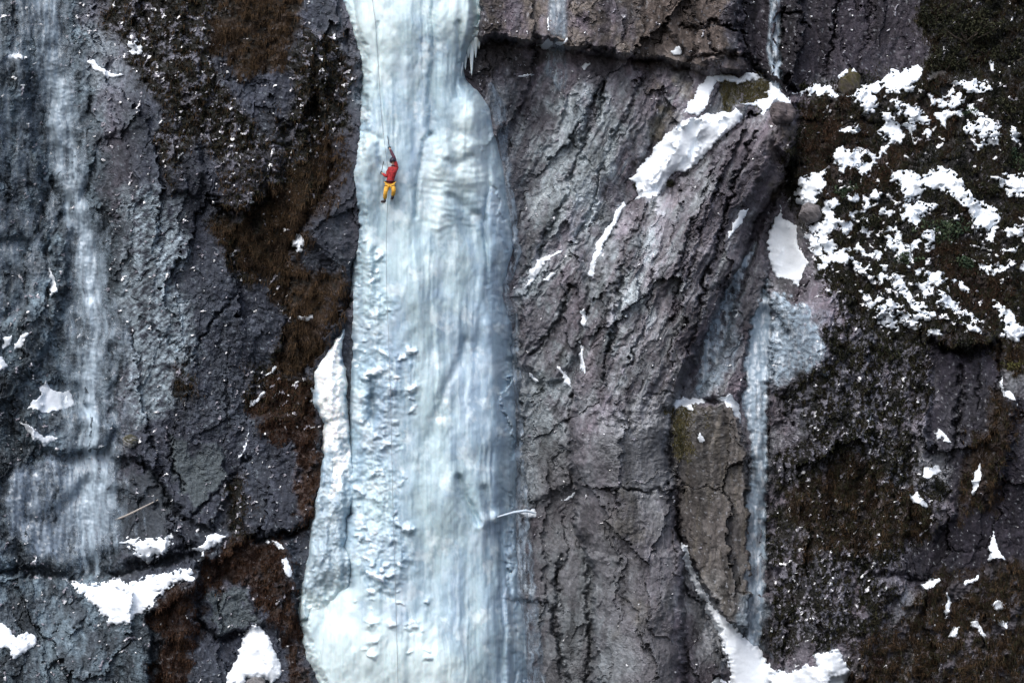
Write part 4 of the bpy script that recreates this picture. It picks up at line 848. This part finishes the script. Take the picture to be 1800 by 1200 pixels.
# ------------------------------------------------------------------ dead grass, moss and heath (uncountable)
R = np.random.RandomState(5)
def scatter(weight, n):
    s = np.s_[OY:OY + int(1248 / ST), OX:OX + int(1860 / ST)]
    wgt = np.clip(weight[s], 0, None).ravel().astype(np.float64); cs = np.cumsum(wgt); cs /= cs[-1]
    k = np.searchsorted(cs, R.rand(n)); ny = weight[s].shape[1]
    i, j = k // ny + OY, k % ny + OX
    return gx[j] + R.rand(n) * ST, gy[i] + R.rand(n) * ST, D[i, j], i, j
def blades(name, label, weight, n, L, Wd, pal, droop, cat):
    px, py, d, i, j = scatter(weight, n)
    x, y, z = world_pts(px, py, d - 0.02)
    base = np.stack([x, y, z], 1)
    l = L * (0.5 + R.rand(n))
    ang = R.normal(0, 0.55, n) + 1.2 * gn(px / 40, py / 40, 601)
    dirv = np.stack([np.sin(ang), -(0.35 + 0.5 * R.rand(n)), np.cos(ang) * np.where(R.rand(n) < droop, -1, 1)], 1)
    dirv /= np.linalg.norm(dirv, axis=1)[:, None]
    sidev = np.stack([np.cos(ang), np.zeros(n), -np.sin(ang)], 1) * (Wd * (0.6 + 0.8 * R.rand(n)))[:, None]
    co = np.stack([base - sidev, base + sidev, base + dirv * l[:, None]], 1).reshape(-1, 3)
    pal = np.array(pal, np.float32)
    t = np.clip(0.5 + 0.9 * gn(px / 30, py / 30, 611) + R.normal(0, 0.22, n), 0, 0.999) * (len(pal) - 1)
    k = t.astype(int); f = (t - k)[:, None]
    c = (pal[k] * (1 - f) + pal[np.minimum(k + 1, len(pal) - 1)] * f) * (0.7 + 0.6 * R.rand(n))[:, None]
    me = mesh_from(name, co, np.arange(n * 3).reshape(-1, 3), np.repeat(c, 3, 0), False)
    return tag(mesh_obj(name, me, M_PLANT), label, cat, None, 'stuff')
free = 1 - ss(0.2, 0.8, SNOWMASK)
free = free * (SDF < -2) * (SDS < -2)
PB = [(0.018, 0.013, 0.010), (0.034, 0.024, 0.016), (0.065, 0.043, 0.026), (0.03, 0.022, 0.014)]
PR = [(0.020, 0.012, 0.010), (0.036, 0.020, 0.014), (0.06, 0.036, 0.024)]
PG = [(0.009, 0.010, 0.009), (0.016, 0.018, 0.012), (0.034, 0.034, 0.02), (0.02, 0.017, 0.013)]
blades('dead_grass', 'brown dead grass hanging from the wall left of the fall', (Z_BROWNL + 0.12 * Z_MOSSL) * free * ss(-0.5, 0.15, clump + 0.5 * n1), 34000, 0.24, 0.012, PB, 0.8, 'grass')
blades('heather', 'rust brown heather on the ledges left of the fall', Z_RUSTL * free * ss(-0.5, 0.1, tone2), 22000, 0.16, 0.012, PR, 0.6, 'heather')
blades('moss', 'black green moss on the rock left of the fall', Z_MOSSL * black_moss * free, 30000, 0.09, 0.022, PG, 0.5, 'moss')
blades('heath', 'dark heath covering the snowy slope', Z_SLOPE * free * ss(-0.4, 0.2, clump), 80000, 0.13, 0.022, PG + [(0.028, 0.02, 0.014)], 0.35, 'heath')
blades('heather', 'rusty heather on the snowy slope', (Z_RUSTR * Z_SLOPE * free) * ss(-0.3, 0.2, clump), 9000, 0.15, 0.014, PR, 0.4, 'heather')
blades('moss', 'black green moss on the wall under the heath slope', Z_DARKMOSSR * black_moss * free, 42000, 0.10, 0.022, PG, 0.5, 'moss')
blades('dead_grass', 'brown dead grass and heather in the lower right corner', (Z_BROWNR + Z_TUFTR) * free * ss(-0.35, 0.1, clump + 0.4 * n1) * (1 - ss(0.12, 0.3, fbm(X / 26, Y / 34, 265, 4, 0.6))), 50000, 0.19, 0.013, PB + PG[1:3] + PR[:1], 0.6, 'grass')
blades('moss', 'olive moss tufts on the shelves above the buttresses', Z_GREENR * free, 5000, 0.13, 0.018, [(0.05, 0.048, 0.024), (0.09, 0.08, 0.04)], 0.3, 'moss')
print('grass', time.time() - T0)

# ------------------------------------------------------------------ shrubs
def leaf_cloud(seed, n, blobs, size, pal):
    r = np.random.RandomState(seed); co, cc = [], []
    bl = np.array(blobs, np.float32); k = r.randint(0, len(bl), n)
    d = r.normal(0, 1, (n, 3)); d /= np.linalg.norm(d, axis=1)[:, None]
    rad = bl[k, 3] * (0.35 + 0.75 * r.rand(n) ** 0.5)
    c = bl[k, :3] + d * rad[:, None]
    a = r.normal(0, 1, (n, 3)); a /= np.linalg.norm(a, axis=1)[:, None]
    b = np.cross(a, r.normal(0, 1, (n, 3))); b /= np.linalg.norm(b, axis=1)[:, None]
    s = size * (0.6 + 0.8 * r.rand(n))[:, None]
    v = np.stack([c - a * s, c + b * s * 0.45, c + a * s, c - b * s * 0.45], 1).reshape(-1, 3)
    pal = np.array(pal, np.float32)
    col = pal[(r.rand(n) * 0.5 * len(pal) + 0.5 * len(pal) * _RND[k % 4096, 3]).astype(int) % len(pal)] * (0.6 + 0.8 * r.rand(n))[:, None]
    return v, np.repeat(col, 4, 0)
def tube(pts, rad, seg=6):
    vs_, fs_ = [], []
    n = len(pts)
    for k in range(n):
        t = (pts[min(k + 1, n - 1)] - pts[max(k - 1, 0)]).normalized()
        u = t.cross(Vector((0.13, 0.9, 0.3))).normalized(); v = t.cross(u)
        r = rad[k] if isinstance(rad, (list, tuple)) else rad
        for s in range(seg):
            a = s / seg * 2 * math.pi; vs_.append(pts[k] + (u * math.cos(a) + v * math.sin(a)) * r)
    for k in range(n - 1):
        for s in range(seg):
            fs_.append((k * seg + s, k * seg + (s + 1) % seg, (k + 1) * seg + (s + 1) % seg, (k + 1) * seg + s))
    return [v[:] for v in vs_], fs_
M_BARK = plain('bark', (0.06, 0.05, 0.042), 0.9)
def shrub(px, py, R_, label, pal, n, seed, cat='bush', group='evergreen bushes on the heath slope', name='evergreen_bush', leaf=0.06, flat=0.75):
    r = random.Random(seed); d = dval(D, px, py)
    root = empty(name, tuple(P(px, py + R_ * 40, d - 0.05)))
    tag(root, label, cat, group)
    vs_, fs_ = [], []; blobs = []
    for k in range(r.randint(6, 9)):
        a = r.uniform(-1.25, 1.25); L = R_ * r.uniform(0.6, 1.25)
        tip = Vector((math.sin(a) * L, -r.uniform(0.05, 0.5) * R_, math.cos(a) * L * flat + R_ * 0.1))
        mid = tip * 0.5 + Vector((r.uniform(-.1, .1), -0.08, -0.06)) * R_
        v, f = tube([Vector((0, 0.05, 0)), mid, tip], [0.03 * R_ + 0.01, 0.02 * R_ + 0.006, 0.006], 5)
        o_ = len(vs_); vs_ += v; fs_ += [tuple(q + o_ for q in ff) for ff in f]
        for q in range(3):
            t = 0.55 + 0.25 * q
            pp = tip * t; blobs.append((pp.x + r.uniform(-.12, .12) * R_, pp.y, pp.z + r.uniform(-.12, .12) * R_, R_ * r.uniform(0.16, 0.36)))
    mesh_obj('trunk', mesh_from('trunk', np.array(vs_), np.array(fs_), None, True), M_BARK, root)
    v, c = leaf_cloud(seed, n, blobs, leaf, pal)
    mesh_obj('crown', mesh_from('crown', v, np.arange(len(v)).reshape(-1, 4), c, False), M_PLANT, root)
    return root
EG = [(0.016, 0.030, 0.020), (0.03, 0.05, 0.032), (0.055, 0.075, 0.045), (0.024, 0.036, 0.024)]
EO = [(0.012, 0.014, 0.010), (0.020, 0.023, 0.015), (0.034, 0.036, 0.022), (0.010, 0.012, 0.009)]
SHR = [(1655, 395, 0.95, 'dark evergreen bush standing in the largest snowfield', EG, 1500), (1700, 30, 1.1, 'broad black green bush at the top of the heath slope', EO, 1500),
       (1765, 70, 1.2, 'tall dark bush in the upper right corner', EO, 1600), (1660, 95, 0.8, 'dark bush left of the tiny snow curl', EO, 1000), (1785, 180, 1.0, 'dark bush beside the twiggy snow patch', EO, 1200),
       (1700, 195, 0.55, 'small green bush between two upper snow streaks', EG, 600), (1785, 270, 0.8, 'green bush under the twiggy snow patch', EG, 900), (1720, 320, 0.55, 'low bush on the shoulder of the largest snowfield', EO, 600),
       (1600, 445, 0.5, 'low bush between the jagged and upright snow patches', EG, 500), (1530, 385, 0.5, 'low dark bush left of the pointed snow patch', EO, 500), (1640, 20, 0.7, 'dark bush at the left end of the topmost thicket', EO, 800),
       (1410, 150, 0.25, 'tiny dark bush on the flat snow shelf', EO, 200), (1490, 330, 0.45, 'low dark bush over the knotted snow', EG, 450), (1790, 440, 0.7, 'dark bush at the right edge of the slope', EO, 800),
       (1700, 455, 0.5, 'low bush above the thin snow bar', EG, 500), (1560, 610, 0.5, 'dark bush on the rim below the solid snow wedge', EO, 500)]
for k, (a, b, r_, lb, pal, n) in enumerate(SHR):
    shrub(a, b, r_, lb, pal, n, 40 + k)
shrub(1118, 322, 0.22, 'tiny dark shrub at the left tip of the snow ramp', EO, 260, 91, group='tiny shrubs on the snow ramp', name='dwarf_shrub', leaf=0.04)
shrub(1178, 318, 0.28, 'tiny dark shrub on the lower edge of the snow ramp', EO, 320, 92, group='tiny shrubs on the snow ramp', name='dwarf_shrub', leaf=0.04)
shrub(1800, 625, 0.7, 'yellow green cushion of moss at the right edge', [(0.05, 0.05, 0.02), (0.08, 0.08, 0.03), (0.03, 0.035, 0.015)], 1100, 93, 'moss', None, 'moss_cushion', 0.04, 0.5)
v, f = tube([P(a, b, dval(ICE, 864, 908) + c) for a, b, c in ((856, 915, -0.2), (878, 907, -0.06), (903, 900, -0.03), (925, 897, -0.05), (942, 902, -0.3))], [0.02, 0.03, 0.05, 0.06, 0.02], 9)
child(mesh_from('ice_horn', np.array(v), np.array(f), np.tile(np.array([[0.40, 0.48, 0.56]], np.float32), (len(v), 1)), True), 'ice_horn', M_ICE, fall)
# bare branch sticking out of the left wall
v, f = tube([P(203, 913, dval(D, 203, 913) + 0.1), P(222, 906, dval(D, 222, 906) + 0.45), P(248, 893, dval(D, 248, 893) + 0.5), P(278, 878, dval(D, 278, 878) + 0.15)], [0.035, 0.045, 0.035, 0.02])
tag(mesh_obj('bare_branch', mesh_from('bare_branch', np.array(v), np.array(f), None, True), plain('dead_wood', (0.30, 0.28, 0.26), 0.9)), 'pale bare branch leaning across the smooth grey rock panel', 'branch')

# ------------------------------------------------------------------ boulders
def boulder(px, py, rx, rz, label, col, seed, moss=None, out=0.3):
    nu, nv_ = 28, 18
    r = np.random.RandomState(seed)
    th = np.linspace(0, 2 * np.pi, nu, endpoint=False); ph = np.linspace(0, np.pi, nv_)
    TH, PH = np.meshgrid(th, ph)
    x = np.cos(TH) * np.sin(PH); y = np.sin(TH) * np.sin(PH); z = np.cos(PH)
    rr = 1 + 0.28 * fbm(x * 1.3 + seed, z * 1.3 + y, 700 + seed, 3) + 0.1 * facets(x * 2 + 5, z * 2 + y + 9, 710 + seed)[0]
    co = np.stack([x * rx * rr, y * rx * 0.8 * rr, z * rz * rr], 2).reshape(-1, 3)
    q = []
    for i in range(nv_ - 1):
        for j in range(nu):
            q.append((i * nu + j, i * nu + (j + 1) % nu, (i + 1) * nu + (j + 1) % nu, (i + 1) * nu + j))
    base = np.tile(np.array([col], np.float32), (len(co), 1)) * (0.8 + 0.4 * r.rand(len(co)))[:, None]
    if moss:
        m = ss(-0.3, 0.3, co[:, 2] / rz + 0.6 * r.randn(len(co)))[:, None]
        base = base * (1 - m) + np.array([moss], np.float32) * m
    o = mesh_obj('boulder', mesh_from('boulder', co, np.array(q), base.astype(np.float32), False), M_ROCK)
    o.location = P(px, py, dval(D, px, py) + out)
    return tag(o, label, 'boulder', 'boulders among the snow')
boulder(1492, 148, 0.42, 0.55, 'round mossy knob of rock under a crescent of snow', (0.05, 0.045, 0.04), 1, (0.045, 0.042, 0.02), 0.25)
boulder(1375, 200, 0.5, 0.42, 'smooth grey boulder at the head of the slabby buttress', (0.085, 0.075, 0.08), 2, None, 0.25)
boulder(1425, 375, 0.42, 0.38, 'pale rounded boulder right of the tall snow strip', (0.11, 0.105, 0.11), 3, None, 0.2)
boulder(450, 1204, 0.42, 0.30, 'grey boulder emerging from the bright snow cone', (0.12, 0.12, 0.125), 4, None, 0.45)
boulder(228, 775, 0.30, 0.25, 'frosted grey boulder on the ledge right of the left ice veil', (0.20, 0.21, 0.22), 5, (0.05, 0.05, 0.035), 0.25)

# ------------------------------------------------------------------ the climber
M_JACKET = plain('red_shell', (0.27, 0.018, 0.022), 0.75, amp=0.6); M_SLEEVE = plain('dark_sleeve', (0.055, 0.012, 0.03), 0.6)
M_TROUS = plain('yellow_trousers', (0.62, 0.34, 0.045), 0.7, amp=0.3); M_BOOT = plain('boot_leather', (0.035, 0.028, 0.03), 0.6)
M_HELM = plain('navy_helmet', (0.012, 0.012, 0.03), 0.35); M_GLOVE = plain('glove', (0.02, 0.035, 0.05), 0.8); M_SKIN = plain('skin', (0.5, 0.3, 0.22), 0.6)
M_STEEL = plain('steel', (0.35, 0.36, 0.38), 0.35, 0.5, 0.9); M_HARN = plain('harness', (0.025, 0.012, 0.02), 0.7)
M_ROPE = plain('rope', (0.22, 0.26, 0.30), 0.9)
dc = float(ICE[grid_index(685, 320)[0] - 20:grid_index(685, 320)[0] + 20, grid_index(685, 320)[1] - 6:grid_index(685, 320)[1] + 6].max())
print('ice depth at climber', dc)
def C3(px, py, d): return P(px, py, dc + d)
climber = empty('person', tuple(C3(683, 357, 0.1)))
tag(climber, 'climber in a red jacket, yellow trousers and dark helmet, one arm raised on the ice', 'person')
CL = Vector(climber.location)
def skin(name, verts, edges, rad, mat, parent, root=0, sub=2):
    me = bpy.data.meshes.new(name)
    me.from_pydata([(Vector(v) - CL)[:] for v in verts], edges, [])
    o = bpy.data.objects.new(name, me); link(o, parent)
    if not me.skin_vertices: 
        o.modifiers.new('s', 'SKIN')
    else: o.modifiers.new('s', 'SKIN')
    if not me.skin_vertices:
        import bmesh
        bm = bmesh.new(); bm.from_mesh(me); bm.verts.layers.skin.verify(); bm.to_mesh(me); bm.free()
    for k, r in enumerate(rad):
        sv = me.skin_vertices[0].data[k]
        sv.radius = r if isinstance(r, tuple) else (r, r); sv.use_root = (k == root)
    o.modifiers['s'].use_smooth_shade = True
    if sub:
        s = o.modifiers.new('u', 'SUBSURF'); s.levels = sub; s.render_levels = sub
    me.materials.append(mat)
    return o
hip = C3(685.5, 321, 0.24); waist = C3(686.5, 313, 0.27); chest = C3(690, 301, 0.27); neck = C3(691.5, 291, 0.25); head = C3(690.5, 284.5, 0.26); crown = C3(690, 279.5, 0.27)
shL, elL, haL = C3(684.5, 296, 0.26), C3(680, 311, 0.32), C3(670.5, 304, 0.12)
shR, elR, haR = C3(697, 294, 0.24), C3(692.5, 276.5, 0.28), C3(684.5, 260, 0.12)
hL, kL, aL = C3(681.5, 324, 0.22), C3(677.5, 338, 0.34), C3(676.5, 352, 0.12)
hR, kR, aR = C3(689.5, 324, 0.22), C3(692.5, 335.5, 0.36), C3(690, 345.5, 0.12)
skin('body', [hip, waist, chest, neck, head, crown, shL, elL, haL, shR, elR, haR, hL, kL, aL, hR, kR, aR],
     [(0, 1), (1, 2), (2, 3), (3, 4), (4, 5), (2, 6), (6, 7), (7, 8), (2, 9), (9, 10), (10, 11), (0, 12), (12, 13), (13, 14), (0, 15), (15, 16), (16, 17)],
     [0.12, 0.11, 0.12, 0.055, 0.085, 0.075, 0.055, 0.04, 0.03, 0.055, 0.04, 0.03, 0.075, 0.055, 0.04, 0.075, 0.055, 0.04], M_SKIN, climber)
hem = C3(685.3, 322.5, 0.25)
jk = skin('jacket', [waist, chest, C3(691.3, 294.5, 0.25), shL, elL, haL.lerp(elL, 0.2), shR, elR.lerp(shR, 0.35), hem],
     [(0, 1), (1, 2), (1, 3), (3, 4), (4, 5), (1, 6), (6, 7), (0, 8)],
     [0.165, 0.18, 0.10, 0.09, 0.068, 0.05, 0.09, 0.075, 0.17], M_JACKET, climber)
skin('sleeve', [elR.lerp(shR, 0.5), elR, haR.lerp(elR, 0.15)], [(0, 1), (1, 2)], [0.078, 0.068, 0.048], M_SLEEVE, jk)
skin('trousers', [C3(685.5, 320, 0.24), hL, kL, aL.lerp(kL, 0.1), hR, kR, aR.lerp(kR, 0.1)], [(0, 1), (1, 2), (2, 3), (0, 4), (4, 5), (5, 6)],
     [0.15, 0.115, 0.088, 0.082, 0.115, 0.088, 0.080], M_TROUS, climber)
# hood / collar, face, helmet
skin('hood', [C3(691.5, 293, 0.27), C3(691, 289, 0.28)], [(0, 1)], [0.11, 0.09], M_SLEEVE, climber)
def ball(name, c, r, mat, parent, sq=(1, 1, 1), cut=None, base=None):
    vs_, q = [], []
    nu, nv_ = 16, 10
    for i in range(nv_):
        ph = math.pi * i / (nv_ - 1) * (cut or 1.0)
        for j in range(nu):
            th = 2 * math.pi * j / nu
            vs_.append((math.cos(th) * math.sin(ph) * r * sq[0], math.sin(th) * math.sin(ph) * r * sq[1], math.cos(ph) * r * sq[2]))
    for i in range(nv_ - 1):
        for j in range(nu): q.append((i * nu + j, (i + 1) * nu + j, (i + 1) * nu + (j + 1) % nu, i * nu + (j + 1) % nu))
    o = mesh_obj(name, mesh_from(name, np.array(vs_), np.array(q), None, True), mat, parent)
    o.location = Vector(c) - (base if base is not None else CL)
    return o
hm_ = ball('helmet', head + Vector((0, 0.0, 0.035)), 0.142, M_HELM, climber, (0.92, 1.12, 1.0), 0.62)
hm_.rotation_euler = (math.radians(-12), math.radians(-8), 0)
ball('nose', head + Vector((0, 0.10, -0.02)), 0.018, M_SKIN, climber)
for sx in (-1, 1): ball('ear', head + Vector((sx * 0.085, 0.0, -0.02)), 0.025, M_SKIN, climber, (0.5, 1, 1.3))
# gloves: palm and five bent fingers closed on each axe shaft
def glove(hand, wrist, axis_dir):
    g = ball('glove', hand, 0.052, M_GLOVE, climber, (0.9, 0.6, 1.05))
    a = axis_dir.normalized(); out = Vector((0, -1, 0)); sd2 = a.cross(out).normalized()
    for k in range(5):
        if k < 4:
            b0 = hand + a * (0.036 - 0.024 * k) + sd2 * 0.035
            ln = (0.034, 0.04, 0.037, 0.029)[k]
            p = [b0, b0 + out * -0.02 + sd2 * ln * 0.7, b0 + out * -0.05 + sd2 * ln * 0.1, b0 + out * -0.05 - sd2 * ln * 0.5]
        else:
            b0 = hand - sd2 * 0.035 + a * 0.01
            p = [b0, b0 - sd2 * 0.018 + a * 0.02 - out * 0.02, b0 + a * 0.03 - out * 0.045]
        o = skin('finger', p, [(q, q + 1) for q in range(len(p) - 1)], [0.011] * len(p), M_GLOVE, g, 0, 1)
        o.location = -(Vector(g.location)) 
    return g
axL_dir = (C3(673.5, 289, 0.1) - haL); axR_dir = (C3(682, 243, 0.08) - haR)
glove(haL, elL, axL_dir); glove(haR, elR, axR_dir)
# harness, pack-like bulge, boots with crampons
def ring(name, c, rx, ry, r, mat, parent, tilt=0.0):
    pts = [Vector((math.cos(t) * rx, math.sin(t) * ry, math.cos(t) * tilt)) for t in np.linspace(0, 2 * math.pi, 20)]
    v, f = tube(pts, r, 6); o = mesh_obj(name, mesh_from(name, np.array(v), np.array(f), None, True), mat, parent); o.location = Vector(c) - CL; return o
hb = ring('harness', C3(685.6, 319, 0.25), 0.185, 0.17, 0.022, M_HARN, climber)
for (c, rr) in ((C3(681, 327, 0.24), 0.115), (C3(690, 327, 0.25), 0.115)):
    ring('leg_loop', c, rr, rr, 0.015, M_HARN, climber)
def boot(a, toe_dir):
    b = skin('boot', [a + Vector((0, -0.02, 0.05)), a + Vector((0, -0.05, -0.06)), a + Vector((0, -0.05, -0.06)) + toe_dir * 0.14, a + Vector((0, -0.05, -0.07)) + toe_dir * 0.25],
             [(0, 1), (1, 2), (2, 3)], [0.07, 0.065, 0.055, 0.045], M_BOOT, climber, 0, 1)
    pts = []
    for k in range(6):
        c = a + Vector(((-1) ** k * 0.03, -0.05, -0.12)) + toe_dir * (-0.03 + 0.055 * k)
        pts += [c + Vector((0, 0, 0.01)), c + Vector((0, 0, -0.045)) + toe_dir * (0.03 if k > 3 else 0.01), c + Vector((0, 0, 0.01)) + toe_dir * 0.02]
    v, f = tube(pts, 0.008, 4)
    mesh_obj('crampon', mesh_from('crampon', np.array([(Vector(q) - CL)[:] for q in v]), np.array(f), None, False), M_STEEL, b)
boot(aL, Vector((-0.55, 0.75, 0.1)).normalized()); boot(aR, Vector((-0.2, 0.9, -0.1)).normalized())
# ice axes: held, so things of their own
def ice_axe(hand, dirv, label):
    a = dirv.normalized(); root = empty('ice_axe', tuple(hand)); tag(root, label, 'ice axe', 'ice axes of the climber')
    fwd = Vector((0, 1, 0)); fwd = (fwd - a * fwd.dot(a)).normalized(); sd2 = a.cross(fwd)
    v, f = tube([-a * 0.06, a * 0.15 - fwd * 0.03, a * 0.32 - fwd * 0.05, a * 0.44], [0.016, 0.014, 0.013, 0.013]); mesh_obj('shaft', mesh_from('shaft', np.array(v), np.array(f), None, True), M_BOOT, root)
    v, f = tube([a * 0.44 - fwd * 0.08, a * 0.445, a * 0.43 + fwd * 0.1, a * 0.39 + fwd * 0.19], [0.016, 0.018, 0.013, 0.004], 5); mesh_obj('pick', mesh_from('pick', np.array(v), np.array(f), None, False), M_STEEL, root)
    v, f = tube([-a * 0.075, -a * 0.05 + fwd * 0.03], [0.018, 0.012], 5); mesh_obj('grip_rest', mesh_from('grip_rest', np.array(v), np.array(f), None, False), M_STEEL, root)
ice_axe(haL, axL_dir, 'ice axe planted low at the hand beside the red jacket')
ice_axe(haR, axR_dir, 'ice axe swung high in the raised hand')
# ropes
def ice_front(px, py, add=0.05):
    i, j = grid_index(px, py); i = min(i, NY - 8); return float(ICE[i - 3:i + 4, j - 2:j + 3].max()) + add
def rope(pts, label):
    P3 = []
    for k in range(len(pts) - 1):
        x0, y0 = pts[k]; x1, y1 = pts[k + 1]; n = max(2, int(abs(y1 - y0) / 9))
        for q in range(n): t = q / n; P3.append((x0 + (x1 - x0) * t, y0 + (y1 - y0) * t))
    dd = np.array([ice_front(a, b) for a, b in P3])
    # a taut rope rides on the bulges: running maximum, then smoothed
    m = np.array([dd[max(0, k - 5):k + 6].max() for k in range(len(dd))]); m = np.convolve(np.pad(m, 4, 'edge'), np.ones(9) / 9, 'valid')
    v, f = tube([P(a, b, d) for (a, b), d in zip(P3, m)], 0.010, 6)
    tag(mesh_obj('climbing_rope', mesh_from('climbing_rope', np.array(v), np.array(f), None, True), M_ROPE), label, 'rope', 'ropes on the frozen fall')
rope([(652, -20), (660, 40), (666, 130), (671, 210), (678, 270), (685, 318)], 'thin dark rope running up the ice above the climber')
rope([(685, 322), (681, 360), (679, 430), (680, 520), (685, 640), (688, 760), (691, 900), (696, 1060), (700, 1215)], 'thin dark rope hanging down the ice below the climber')
tot = sum(len(m.loop_triangles) if m.loop_triangles else sum(1 for _ in ()) for m in bpy.data.meshes)
print('faces', sum(len(m.polygons) for m in bpy.data.meshes), 'time', time.time() - T0)
